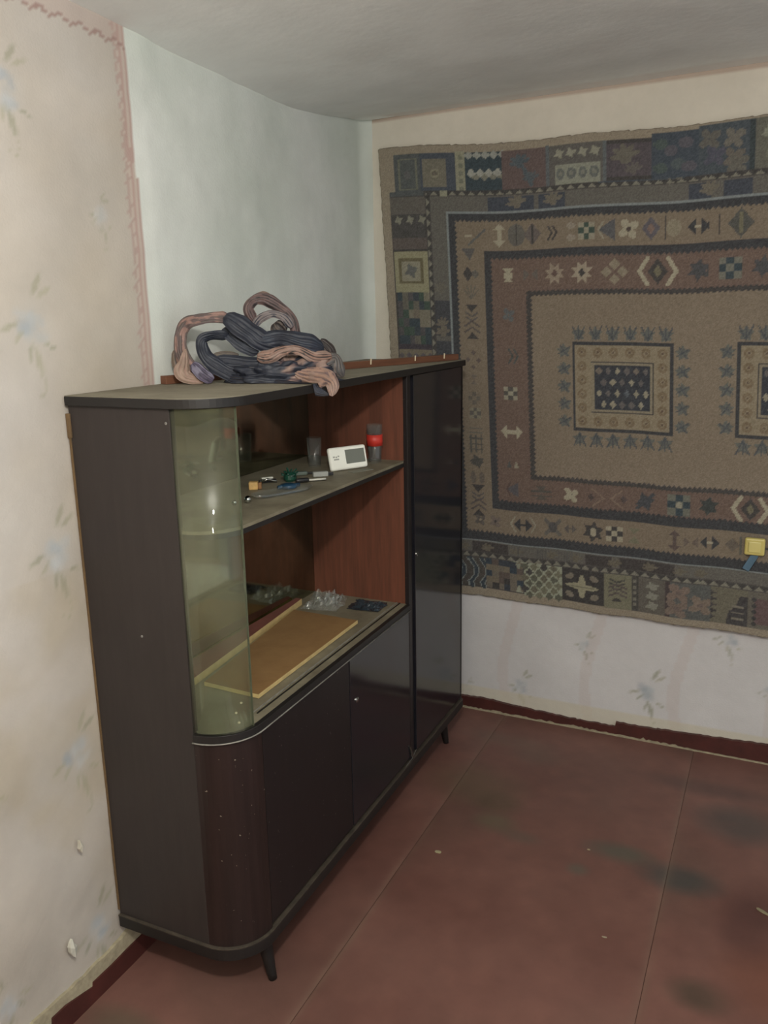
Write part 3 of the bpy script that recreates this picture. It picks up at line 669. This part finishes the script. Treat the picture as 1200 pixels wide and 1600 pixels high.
# ------------------------------------------------------------ cabinet
CO=(.007,-1.613,0); CA=.007; D=.354; LN=1.372
cab=empty('cabinet',CO,CA,label='long dark veneered sideboard with rounded glass corner and tall end cupboard on legs',cat='cabinet')
US,VC,V1,VD=.253,.1025,.5126,.905
def corner(r_u,r_v,uc,vc,n=14,off=0):      # from end plane round to front plane
    return [(uc+(r_u+off)*math.sin(a), vc-(r_v+off)*math.cos(a)) for a in [math.pi/2*i/n for i in range(n+1)]]
def slab(off, end=LN, b0=0.0, off_v=None):
    c=corner(D-US,VC,US,VC,off=off); return [(b0,-off)]+c+[(D+off,end),(b0,end)]
def part(name,m,pts,z0,z1,**k): return MB().prism(pts,z0,z1).go(name,m,cab,**k)
# top: dark edged slab with dusty upper face
part('top_panel',m_edge,slab(.009,LN+.004),1.335,1.3535,bevel=.0015)
part('dust_layer',m_dust,slab(.007,LN+.002),1.3535,1.3547)
part('base_panel',m_edge,slab(.006),.118,.148,bevel=.002)
part('base_ledge',mat('scuffed_edge',(78,70,60),rough=.6,var=.4,scale=30),slab(.0065),.1465,.1495)
MB().box((0,0,.1495),(US,.017,1.335)).go('end_panel',m_end,cab,bevel=.001)
MB().box((0,LN-.017,.1495),(D,LN,1.335)).go('end_panel',m_end,cab,bevel=.001)
MB().box((0.004,.017,.1495),(.010,LN-.017,1.334)).go('back_panel',m_raw,cab)
MB().box((-.006,-.004,1.268),(.004,.02,1.318)).go('cleat',m_raw,cab,bevel=.001)
MB().box((-.004,-.002,.16),(.001,.012,1.268)).go('back_edge_strip',m_raw,cab)
# curved lower panel
co=corner(D-US,VC,US,VC,off=-.001); ci=corner(D-US,VC,US,VC,off=-.013)
part('curved_panel',m_maroon,co+ci[::-1],.1495,.641,smooth=False)
# counter
part('counter',m_dustd,[(.010,.017)]+[(min(a,9),b) for a,b in corner(D-US,VC,US,VC,off=-.008)][1:]+[(D-.008,VD),(.010,VD)],.652,.661)
part('counter_edge',m_edge,(lambda o,i:o+i[::-1])([(US,-.004)]+corner(D-US,VC,US,VC,off=.004)[1:]+[(D+.004,VD)],[(US,.02)]+corner(D-US,VC,US,VC,off=-.02)[1:]+[(D-.02,VD)]),.643,.6605,bevel=.001)
MB().tube([(a,b,.6425) for a,b in [(US,-.005)]+corner(D-US,VC,US,VC,off=.005)[1:]+[(D+.005,VD)]],.0016,8).go('counter_bead',m_trim,cab,smooth=True)
for off in (.0,.010): MB().box((D-.030-off,.13,.661),(D-.027-off,VD-.002,.6632)).go('glass_track',m_trim if off else m_edge,cab)
# shelf
part('shelf',m_dustd,[(.034,.02)]+corner(D-US,VC,US,VC,off=-.012)[1:]+[(D-.012,VD),(.034,VD)],1.0865,1.0935)
part('shelf_core',m_edge,[(.034,.02)]+corner(D-US,VC,US,VC,off=-.0115)[1:]+[(D-.0115,VD),(.034,VD)],1.076,1.0865)
# mirror back
MB().box((.028,.018,.661),(.033,VD-.001,1.076)).go('mirror',mm,cab); MB().box((.028,.018,1.0935),(.033,VD-.001,1.334)).go('mirror',mm,cab)
# divider and tall cupboard
MB().box((.033,VD,.661),(D-.012,VD+.014,1.334)).go('divider_panel',m_red,cab)
MB().box((D-.012,VD-.002,.1495),(D+.001,VD+.020,1.335)).go('divider_edge',m_dark,cab,bevel=.001)
MB().box((.012,VD,.1495),(D-.02,VD+.014,.652)).go('divider_panel',m_edge,cab)
MB().box((D-.020,VD+.014,.1495),(D-.010,VD+.05,1.335)).go('recess_strip',m_edge,cab)  # dark edge strip set back between divider and tall door
td=MB().box((D-.016,VD+.050,.158),(D,LN-.001,1.333)).go('door',m_gloss,cab,bevel=.0012); td['label']='tall polished door of the end cupboard'
MB().lathe([(.006,0),(.006,.002),(.003,.003)],n=14).go('keyhole',m_metal,td,loc=(D,VD+.062,.80),rot=(0,math.pi/2,0))
d1=MB().box((D-.016,VC+.002,.158),(D-.001,V1-.0015,.640)).go('door',m_dark,cab,bevel=.0012); d1['label']='dull dark left door'
d2=MB().box((D-.016,V1+.0015,.158),(D,VD-.003,.640)).go('door',m_gloss,cab,bevel=.0012); d2['label']='polished right door of the lower cupboard'
MB().lathe([(.008,0),(.008,.002),(.004,.004)],n=16).go('keyhole',m_metal,d2,loc=(D,V1+.035,.512),rot=(0,math.pi/2,0))
MB().box((D-.0005,VC+.0005,.158),(D-.0001,VC+.0025,.64)).go('door_seam',m_edge,cab)
hg=MB(); hg.tube([(D+.001,VD-.01,.20),(D+.004,VD+.004,.16)],.0035,8).tube([(D+.004,VD-.05,.152),(D+.004,VD+.0,.155),(D+.005,VD+.03,.17)],.0014,6); hg.go('hinge',m_metal,cab)
# curved glass
GV_=.076
gi=corner(D-US-.003,GV_-.002,US,GV_,off=-.0035); go_=corner(D-US-.003,GV_-.002,US,GV_,off=0)
ext=.002
part('curved_glass',m_glass,(go_+[(D-.003,GV_+ext)])+(gi+[(D-.0065,GV_+ext)])[::-1],.662,1.334,smooth=True)
MB().box((D-.0070,GV_+ext,.662),(D-.0025,GV_+ext+.0012,1.334)).go('glass_edge',mat('green_glass_edge',(96,102,84),rough=.2,var=.1),cab)
# legs
def leg(u,v,du,dv):
    n=9; P=[(u+du*k/(n-1),v+dv*k/(n-1),.118*(1-k/(n-1))) for k in range(n)]
    MB().tube(P,lambda t:.019-.009*t,14).go('leg',m_edge,cab,smooth=True)
leg(.318,.112,.022,-.0); leg(.315,1.275,.005,.03); leg(.09,.16,-.005,-.01); leg(.045,1.275,-.005,.03)
# screws and dirt caps
for u,v,z in ((US-.008,-.0008,1.307),(.14,-.0008,.86)): MB().lathe([(.003,0),(.002,.0015)],n=10).go('screw_cap',m_trim,cab,loc=(u,v,z),rot=(math.pi/2,0,0))

def wp(u,v,z):        # cabinet frame -> room
    return (CO[0]+u*math.cos(CA)-v*math.sin(CA), CO[1]+u*math.sin(CA)+v*math.cos(CA), z)
ZS=1.0938; ZC=.6612; ZT=1.3549
# plank lying across the top, with nails
pa=Vector((.022,-1.335,0)); pb=Vector((.336,-.262,0)); dv=(pb-pa); ln=dv.length; az=math.atan2(dv.y,dv.x)
pl=empty('wooden_plank',((pa.x+pb.x)/2,(pa.y+pb.y)/2,ZT),az,label='narrow reddish-brown wooden batten with nails lying along the cabinet top',cat='plank')
MB().box((-ln/2,-.011,0),(ln/2,.011,.019)).go('batten',m_plank,pl,bevel=.001)
for s in (.62,.80,.93): MB().tube([((s-.5)*ln,-.0115,.008),((s-.5)*ln,-.013,.024)],.0022,8).go('nail',m_nail,pl)
# boards on the counter
def quadslab(name,P,h,m,me,parent,tilt=0):
    n=len(P); o=MB().prism([(p[0],p[1]) for p in P],0,h).go(name,me,parent)
    c=(sum(p[0] for p in P)/n,sum(p[1] for p in P)/n)
    MB().prism([(c[0]+(p[0]-c[0])*.985,c[1]+(p[1]-c[1])*.994) for p in P],h,h+.0008).go(name+'_face',m,parent)
bo=empty('fibreboard_sheet',(.18,-1.16,ZC+.002),label='rectangular brown fibreboard sheet with pale cut edges on the cabinet counter',cat='board')
quadslab('board',[(.140-.18,-1.414+1.16),(.296-.18,-1.421+1.16),(.288-.18,-.912+1.16),(.076-.18,-.905+1.16)],.009,m_fibre,m_pale,bo)

cp_=empty('chipboard_plank',(.08,-1.14,ZC+.0005),label='long reddish veneered plank with pale raw edge lying between the fibreboard and the mirror',cat='plank')
MB().prism([(x-.08,y+1.14) for x,y in [(.120,-1.455),(.060,-.832),(.0415,-.835),(.0415,-1.455)]],0,.0185).go('plank_core',m_pale,cp_)
MB().prism([(x-.08,y+1.14) for x,y in [(.1195,-1.4545),(.0597,-.8325),(.0415,-.8355),(.0415,-1.4545)]],.0185,.0193).go('veneer',mat('worn_red_veneer',(128,76,66),rough=.6,var=.2,scale=12),cp_)
# items on the shelf ------------------------------------------------
# white digital thermometer leaning back
dc=((.229+.286)/2,(-.933-.83)/2); az=math.atan2(-.83+.933,.286-.229)
th=empty('digital_thermometer',(dc[0]+.004,dc[1]-.004,ZS),az,label='white digital thermometer with grey screen propped on the shelf',cat='thermometer')
tilt=-.25
def tl(name,a,b,m,bev,par=th,**k):
    o=MB().box(a,b).go(name,m,par,bevel=bev,segs=3); o.rotation_euler=(tilt,0,0); return o
body=tl('case',(-.060,-.006,.001),(.060,.008,.064),m_white,.0065)
tl('screen',(-.010,-.0068,.016),(.052,-.0055,.054),m_lcd,.001)
for k_,(a,b,w2) in enumerate([(-.050,.036,.006),(-.042,.035,.005),(-.035,.037,.005),(-.048,.029,.016)]): tl('printed_logo',(a,-.0066,b),(a+w2,-.0058,b+.004),m_ink,.0003)
MB().box((-.02,.006,0),(.02,.028,.004)).go('stand',m_white,th)
# clear tumbler with red label
def tumbler(name,loc,r,h,label,red):
    t=empty(name,loc,label=label,cat='glass')
    MB().lathe([(r*.8,0),(r*.82,.002),(r,h),(r*.93,h),(r*.76,.006),(.0005,.006)],n=28,cap=False).go('tumbler_wall',m_clear,t,smooth=True)
    if red: MB().lathe([(r*.90,h*.45),(r*1.01,h*.45),(r*1.02,h*.74),(r*.91,h*.74)],n=28,cap=False).go('red_label',mat('red_label',(196,52,40),rough=.5,var=.1),t,smooth=True)
tumbler('drinking_glass',(.276,-.757,ZS),.0225,.108,'tall clear glass with a red label beside the white thermometer',True)
tumbler('drinking_glass',(.150,-.880,ZS),.021,.082,'short clear glass behind the white thermometer, left of it',False)
# flat card under the thermometer, connector, bits
m_grn=mat('green_plastic',(22,74,58),rough=.4,var=.3,scale=60); m_blu=mat('blue_plastic',(30,66,92),rough=.4,var=.3,scale=60); m_blk=mat('black_plastic',(36,36,38),rough=.4,var=.2)
m_wood=mat('light_wood',(206,168,104),rough=.6,var=.15,scale=60); m_grey=mat('pale_grey_plastic',(160,162,156),rough=.5,var=.1); m_greyd=mat('grey_card',(132,132,118),rough=.7,var=.2)
def bit(name,loc,rz,dim,m,label,cat,bev=.0015,extra=None):
    t=empty(name,(loc[0],loc[1],ZS),rz,label=label,cat=cat)
    MB().box((-dim[0]/2,-dim[1]/2,0),(dim[0]/2,dim[1]/2,dim[2])).go('body',m,t,bevel=bev)
    if extra: extra(t)
    return t
def solo(name,mb,m,loc,rz,label,cat,**k):
    o=mb.go(name,m,None,loc=loc,rot=(0,0,rz),**k); return tag(o,label=label,cat=cat)
az2=az
solo('plastic_card',MB().box((-.035,-.012,0),(.035,.012,.0015)),m_greyd,(.300,-.895,ZS),az2+.1,'flat grey card strip in front of the thermometer foot','card',bevel=.0005)
t=empty('cable_connector',(.235,-1.000,ZS),az2-.35,label='pale grey plug connector left of the white thermometer',cat='connector')
MB().box((-.020,-.008,0),(.020,.008,.013)).go('plug_body',m_grey,t,bevel=.002); MB().box((.019,-.005,.002),(.034,.005,.010)).go('plug_tip',m_blk,t,bevel=.001)
t=empty('wooden_cube',(.165,-1.205,ZS),.5,label='small pale wooden block at left end of the shelf clutter',cat='block')
MB().box((-.011,-.009,0),(.011,.009,.019)).go('block',m_wood,t,bevel=.002); MB().box((.011,-.008,.001),(.020,.008,.017)).go('block_side',mat('tan_wood',(140,100,62),rough=.6,var=.2),t,bevel=.002)
# green scrubber (spiky)
mb=MB(); R=random.Random(9)
mb.lathe([(.012,0),(.017,.006),(.016,.018),(.008,.024)],n=14)
for i in range(26):
    a=R.uniform(0,6.28); e=R.uniform(.2,1.3); d=Vector((math.cos(a)*math.cos(e),math.sin(a)*math.cos(e),math.sin(e)))
    mb.tube([Vector((0,0,.012))+d*.010,Vector((0,0,.012))+d*R.uniform(.020,.027)],.0022,5)
solo('green_rosette',mb,m_grn,(.195,-1.085,ZS),0,'dark green spiky plastic rosette amid the shelf clutter','ornament')
mb=MB().lathe([(.016,0),(.021,.004),(.020,.010),(.010,.013)],n=18); mb.tube([(-.03,0,.006),(.03,0,.006)],.005,8)
solo('blue_cap',mb,m_blu,(.240,-1.165,ZS),az2,'dark blue plastic cap in front of the green rosette','cap',smooth=True)
t=empty('metal_clip',(.150,-1.120,ZS),az2-.2,label='black and silver metal clip between wooden block and green rosette',cat='clip')
MB().box((-.022,-.006,.001),(.022,.006,.008)).go('clip_jaw',m_blk,t,bevel=.001); MB().box((-.016,-.005,.010),(.014,.005,.014)).go('clip_plate',mat('bright_plate',(214,216,204),rough=.3,var=.05),t,bevel=.001)
MB().tube([(-.02,-.012,.006),(-.005,-.018,.012),(.012,-.012,.006),(.02,-.016,.004)],.003,8).go('clip_wire',m_metal,t,smooth=True)
t=empty('screwdriver',(.245,-1.085,ZS),az2-.2,label='small black screwdriver with a bright tip right of the blue cap',cat='screwdriver')
MB().tube([(-.030,0,.007),(-.024,0,.007),(.0,0,.007),(.004,0,.007)],lambda q:.006 if .1<q<.9 else .0045,10).go('grip',m_blk,t,smooth=True)
MB().tube([(.004,0,.006),(.050,0,.005)],.0026,8).go('shaft',mat('bright_steel',(205,205,195),rough=.3,var=.05),t,smooth=True)
t=empty('hair_clip',(.170,-1.010,ZS),az2-.3,label='grey-green plastic hair clip right of the green rosette',cat='clip')
MB().box((-.028,-.007,0),(.028,.007,.010)).go('clip_body',mat('sage_plastic',(96,108,100),rough=.4,var=.2),t,bevel=.003); MB().box((.026,-.004,.002),(.046,.004,.007)).go('clip_tail',m_blk,t,bevel=.001)
# open clear tray
mb=MB()
n=28
for (rx,ry,z) in [(0,0,0)]: pass
prof=[(.86,0),(1.0,.010),(.97,.010),(.83,.002)]
V=[];F=[]
for r_,z_ in prof:
    for i in range(n):
        a=2*math.pi*i/n; V.append((.085*r_*math.copysign(abs(math.cos(a))**.6,math.cos(a)),.026*r_*math.copysign(abs(math.sin(a))**.6,math.sin(a)),z_))
for k_ in range(3):
    for i in range(n): j=(i+1)%n; F.append((k_*n+i,k_*n+j,(k_+1)*n+j,(k_+1)*n+i))
F.append(tuple(range(3*n,4*n)))
solo('plastic_tray',MB().add(V,F),m_clear,(.258,-1.225,ZS),az2+.12,'shallow clear plastic tray on the shelf in front of the wooden block','tray',smooth=True)
m_bead=mat('glass_bead',(200,205,205),rough=.05,metal=1,var=.02)
for (x,y,r_),lb in zip(((.226,-1.372,.0065),(.240,-1.340,.0085)),('left of two small shiny beads near the front of the shelf','right, larger of two small shiny beads near the front of the shelf')):
    n=12; prof=[(max(.0004,r_*math.sin(math.pi*i/n)),r_-r_*math.cos(math.pi*i/n)) for i in range(n+1)]
    solo('bead',MB().lathe(prof,n=16),m_bead,(x,y,ZS),0,lb,'bead',smooth=True)
# crumpled clear plastic wrap and blue sachet on the counter
def crumple(name,c,sx,sy,h,m,rz,seed,label,cat):
    nx,ny=34,26; V=[];F=[]
    for j in range(ny):
        for i in range(nx):
            a=i/(nx-1)-.5; b=j/(ny-1)-.5
            n_=mnoise.fractal(Vector((a*5+seed,b*5,seed*.3)),1.0,2.0,4)
            e=1-(max(abs(a),abs(b))*2)**3
            V.append((a*sx*(1+.15*n_),b*sy*(1+.12*mnoise.noise(Vector((b*6,a*6,seed)))),.0015+max(0,h*(.35+.9*n_))*e))
    for j in range(ny-1):
        for i in range(nx-1): k_=j*nx+i; F.append((k_,k_+1,k_+1+nx,k_+nx))
    o=link(name,V,F,m,None,loc=c,rot=(0,0,rz)); tag(o,label=label,cat=cat); return o
crumple('plastic_wrap',(.122,-.800,ZC+.001),.115,.125,.042,glassmat('clear_film',tint=(.97,.98,.98),dust=.14,dustc=(190,195,190),rough=.05,gl=2.2),.2,3,'crumpled clear plastic wrap in the far corner of the counter','plastic wrap')
m_sach=mat('blue_grey_film',(52,62,70),rough=.25,var=.4,scale=30)
crumple('plastic_sachet',(.250,-.770,ZC+.001),.10,.085,.012,m_sach,.1,8,'flat dark blue-grey plastic packet beside the clear wrap on the counter','packet')
for (x,y),lb in zip(((.322,-1.535),(.272,-1.455),(.29,-1.50)),('tiny pale crumb nearest the rounded glass corner on the counter','tiny pale crumb nearest the fibreboard on the counter','tiny pale crumb midway between the other two on the counter')):
    solo('crumb',MB().lathe([(.002,0),(.0035,.002),(.002,.004)],n=7),m_nail,(x,y,ZC),0,lb,'crumb')

# ------------------------------------------------------------ garment on top
gm=mat('printed_cloth',(60,60,70),rough=.55,spec=.4,var=.3,scale=30,attr='paint',bump=.5,bscale=50)
P0=Vector((.215,-1.195,0)); nrm=Vector((-.54538,.83819,0)); hh=Vector((.83819,.54538,0))
PXU=.00157/4
def cp(q):           # local cloth sheet coordinates -> room; q=(across, up, depth to camera)
    x=(q[0]-645)*PXU; z=(580-q[1])*PXU
    p=P0+hh*x-nrm*q[2]; return Vector((p.x,p.y,ZT+z))
NAV=(38,42,54); NV2=(54,58,68); MAU=(98,82,82); PINK=(142,120,110); GRY=(92,84,80); DKB=(46,40,40)
GV=[];GF=[];GC=[]
def catmull(P,n):
    out=[]; P=[P[0]]+P+[P[-1]]
    for i in range(1,len(P)-2):
        for k in range(n):
            t=k/n; a,b,c,d=P[i-1],P[i],P[i+1],P[i+2]
            out.append(tuple(.5*((2*b[j])+(-a[j]+c[j])*t+(2*a[j]-5*b[j]+4*c[j]-d[j])*t*t+(-a[j]+3*b[j]-3*c[j]+d[j])*t**3) for j in range(len(b))))
    out.append(P[-2]); return out
def ribbon(pts,c1,c2,flat=.4,seed=0,flutes=4,c3=None):    # pts: (x,y,depth,width)
    Q=catmull([tuple(map(float,p)) for p in pts],10); n=44; base=len(GV); m_=len(Q); R=random.Random(seed); ph=R.uniform(0,6)
    C_=[cp(q) for q in Q]; nh=n//2
    for k,q in enumerate(Q):
        t=(C_[min(k+1,m_-1)]-C_[max(k-1,0)]).normalized(); d=-nrm
        a=t.cross(d); a.normalize() if a.length>.05 else None; b=a.cross(t).normalized()
        if b.dot(d)<0: b=-b
        w_=q[3]*PXU/2*1.1*(1+.14*mnoise.noise(Vector((k*.13,seed,0)))); tap=min(1,.5+(k+.3)/8,.5+(m_-k-.7)/8)
        rot=.35+.55*mnoise.noise(Vector((k*.05,seed,5)))
        for i in range(n):
            fr_=i<nh; u=(-1+2*i/(nh-1)) if fr_ else (1-2*(i-nh)/(nh-1))
            pl=abs(math.sin((flutes*.55)*math.pi*(u+.16*mnoise.noise(Vector((k*.10,u,seed))))+ph))**.8
            edge=(1-abs(u)**4)
            hgt=w_*(flat*.75*(1-u*u)+.20*pl*edge) if fr_ else w_*(flat*.75*(1-u*u)-.22*edge)
            cx_,cy_=u*w_*tap,hgt*tap
            cx_,cy_=cx_*math.cos(rot)-cy_*math.sin(rot), cx_*math.sin(rot)+cy_*math.cos(rot)
            p=C_[k]+a*cx_+b*cy_
            p=p+b*mnoise.noise(p*42+Vector((seed,0,0)))*.0025; GV.append((p.x,p.y,p.z))
            nn=mnoise.noise(Vector((k*.10,u*2.6,seed)))+.35*mnoise.noise(p*70)
            c=c1 if pl+nn*.9>.42 else c2
            if c3 and nn>.12: c=c3
            GC.append(c)
    for k in range(m_-1):
        for i in range(n): j=(i+1)%n; GF.append((base+k*n+i,base+k*n+j,base+(k+1)*n+j,base+(k+1)*n+i))
    GF.append(tuple(base+i for i in range(n))[::-1]); GF.append(tuple(base+(m_-1)*n+i for i in range(n)))
# crumpled body of the heap
nu,nv=64,40; base=len(GV)
for j in range(nv+1):
    for i in range(nu):
        th=2*math.pi*i/nu; e=(j/nv)*math.pi/2
        q=Vector((math.cos(th)*math.cos(e),math.sin(th)*math.cos(e),math.sin(e)))
        nn=mnoise.fractal(q*2.6+Vector((4,1,7)),.9,2.1,4); rd=abs(mnoise.noise(q*5+Vector((1,9,2))))
        r_=1+.30*nn-.22*rd
        c=P0+hh*((740-645)*PXU+q.x*.128*r_)-nrm*(.03+(-q.y)*.055*r_)
        GV.append((c.x,c.y,ZT+.001+max(0,q.z*(.058+.012*q.x)*r_)))
        m2=mnoise.noise(q*3.5+Vector((2,2,2)))
        GC.append(NAV if m2<.05 else (MAU if m2<.2 else PINK) if q.x>-.1 else NV2)
for j in range(nv):
    for i in range(nu): k=(i+1)%nu; GF.append((base+j*nu+i,base+j*nu+k,base+(j+1)*nu+k,base+(j+1)*nu+i))
GF.append(tuple(base+i for i in range(nu))[::-1])
ribbon([(250,560,.02,90),(190,480,.01,95),(150,400,0,80),(150,310,-.01,75),(185,240,-.01,75),(260,215,0,62),(340,205,.0,60),(430,205,.0,70)],MAU,GRY,.35,1,5,(140,112,104))
ribbon([(420,195,.02,80),(480,240,.03,115),(560,300,.03,120),(640,350,.03,110),(740,370,.02,95)],NAV,NV2,.25,2,4)
ribbon([(400,270,.0,70),(450,320,.01,80),(520,370,.02,85),(600,400,.02,70)],NV2,NAV,.35,3,4)
ribbon([(430,310,.01,60),(340,305,.02,62),(280,330,.03,60),(285,400,.03,70),(330,460,.03,85),(420,520,.03,90),(540,545,.02,80)],NAV,NV2,.4,4,5)
ribbon([(580,230,.0,60),(550,160,-.01,62),(590,110,-.02,60),(650,105,-.02,70),(730,150,-.02,65),(800,220,-.01,65),(820,300,0,60),(830,350,.01,60)],MAU,DKB,.6,5,4,(104,84,82))
ribbon([(560,120,-.03,45),(640,80,-.03,46),(690,110,-.03,40)],PINK,(150,124,100),.4,6,3)
ribbon([(575,260,.01,40),(620,215,.01,46),(690,190,.01,44),(760,215,.01,50),(800,270,.01,50)],(112,104,104),NAV,.35,7,3)
ribbon([(700,240,.0,90),(730,280,.0,100),(760,300,.0,90)],DKB,(86,76,70),.4,8,3)
ribbon([(600,340,.03,80),(700,330,.03,90),(800,345,.04,105),(900,370,.04,120),(975,400,.03,70)],NAV,(48,54,66),.4,9,4)
ribbon([(350,450,.02,80),(480,470,.02,85),(620,480,.03,80),(760,480,.03,80),(900,470,.03,80)],NAV,NV2,.5,10,5)
ribbon([(590,430,.05,60),(660,430,.055,70),(740,400,.05,60),(830,400,.055,60),(920,440,.05,70),(1020,440,.04,70)],(140,112,100),DKB,.5,11,4,PINK)
ribbon([(520,510,.04,60),(640,520,.05,60),(760,515,.055,70),(880,500,.05,60),(1000,480,.04,60)],(62,64,70),NAV,.5,12,6,(96,88,84))
ribbon([(540,535,.05,24),(640,545,.06,30),(740,568,.065,34),(860,600,.075,34)],(158,136,124),MAU,.5,13,2)
ribbon([(400,560,.03,60),(520,565,.05,56),(640,580,.065,50),(760,590,.095,56),(880,610,.125,60),(980,640,.14,24)],NAV,DKB,.5,14,5)
ribbon([(800,520,.07,60),(880,540,.08,90),(960,560,.105,120),(1000,590,.135,80),(990,645,.15,30)],(150,122,108),MAU,.35,15,4,PINK)
ribbon([(960,470,.04,70),(1040,450,.03,70),(1060,520,.03,90),(1090,560,.03,30)],(80,78,78),(110,100,94),.5,16,4)
ribbon([(150,560,.0,40),(120,480,-.02,60),(110,420,-.02,50),(125,390,-.02,30)],(120,104,92),GRY,.5,17,3)
ribbon([(180,380,.02,14),(170,450,.03,60),(160,510,.04,90),(200,545,.04,60),(290,560,.03,40)],(150,128,114),(150,124,112),.25,18,3)
ribbon([(220,460,.035,60),(270,520,.04,80),(330,560,.04,60)],(84,76,96),(60,56,72),.4,19,5,(116,112,130))
ribbon([(960,350,.0,60),(1010,400,.0,70),(1040,450,0,60)],DKB,(80,70,66),.5,20,4)
ribbon([(330,425,.0,30),(400,420,.0,40),(480,425,0,30)],GRY,(112,104,92),.4,21,3)
og=link('garment',GV,GF,gm,None,smooth=True); me=og.data
ca=me.color_attributes.new('paint','FLOAT_COLOR','POINT')
ca.data.foreach_set('color',np.array([L4(c) for c in GC],np.float32).ravel())
for v in me.vertices:                    # nothing sinks into the cabinet top
    z=ZT*S+.0006
    px_,py_=v.co.x/S-pa.x,v.co.y/S-pa.y; t_=(px_*dv.x+py_*dv.y)/ln; d_=abs(px_*dv.y-py_*dv.x)/ln
    if -.004<t_<ln+.004 and d_<.0135: z=(ZT+.0196)*S
    if v.co.z<z and v.co.x<(D+.0185)*S: v.co.z=z
tag(og,label='twisted heap of dark navy and dusty pink cloth on the cabinet top',cat='garment')

# ------------------------------------------------------------ debris on the floor
Rb=random.Random(4)
def chip(x,y,l,w_,h,rz,c,label):
    pts=[(l*math.cos(t)*Rb.uniform(.6,1),w_*math.sin(t)*Rb.uniform(.6,1)) for t in [2*math.pi*i/8 for i in range(8)]]
    o=MB().prism(pts,0,h).go('debris_chip',mat('chip_%d'%int(x*1000),c,rough=.8,var=.2),None,loc=(x,y,.0003),rot=(0,0,rz),bevel=h*.3); tag(o,label=label,cat='debris')
chip(.526,-.906,.012,.008,.003,.3,(176,168,132),'pale chip on the red floor nearest the cabinet')
chip(.915,-.722,.005,.004,.002,0,(186,172,140),'tiny pale chip beside the grey-green floor stain')
chip(1.372,-.80,.022,.007,.003,-.5,(150,142,112),'long pale scrap on the floor by the right picture edge')
chip(1.023,-1.053,.009,.003,.002,.1,(170,160,136),'thin pale sliver in the middle of the red floor')
chip(.52,-1.9,.004,.003,.002,.1,(150,146,128),'speck on the near floor in front of the cabinet')

# ------------------------------------------------------------ bare bulb overhead (just out of frame)
lt=empty('pendant_lamp',(LAMP[0],LAMP[1],LAMP[2]),label='bare bulb hanging on a short cord from the ceiling',cat='lamp')
MB().tube([(0,0,.055),(0,0,.23)],.003,8).go('cord',m_blk,lt)
MB().lathe([(.006,.06),(.016,.055),(.018,.02),(.014,.018)],n=20).go('socket',m_blk,lt,smooth=True)
MB().lathe([(.013,.018),(.014,.008),(.030,-.020),(.036,-.045),(.030,-.070),(.012,-.086),(.001,-.089)],n=28,cap=False).go('bulb',glassmat('bulb_glass',tint=(1,1,1),dust=.004,gl=.5),lt,smooth=True)
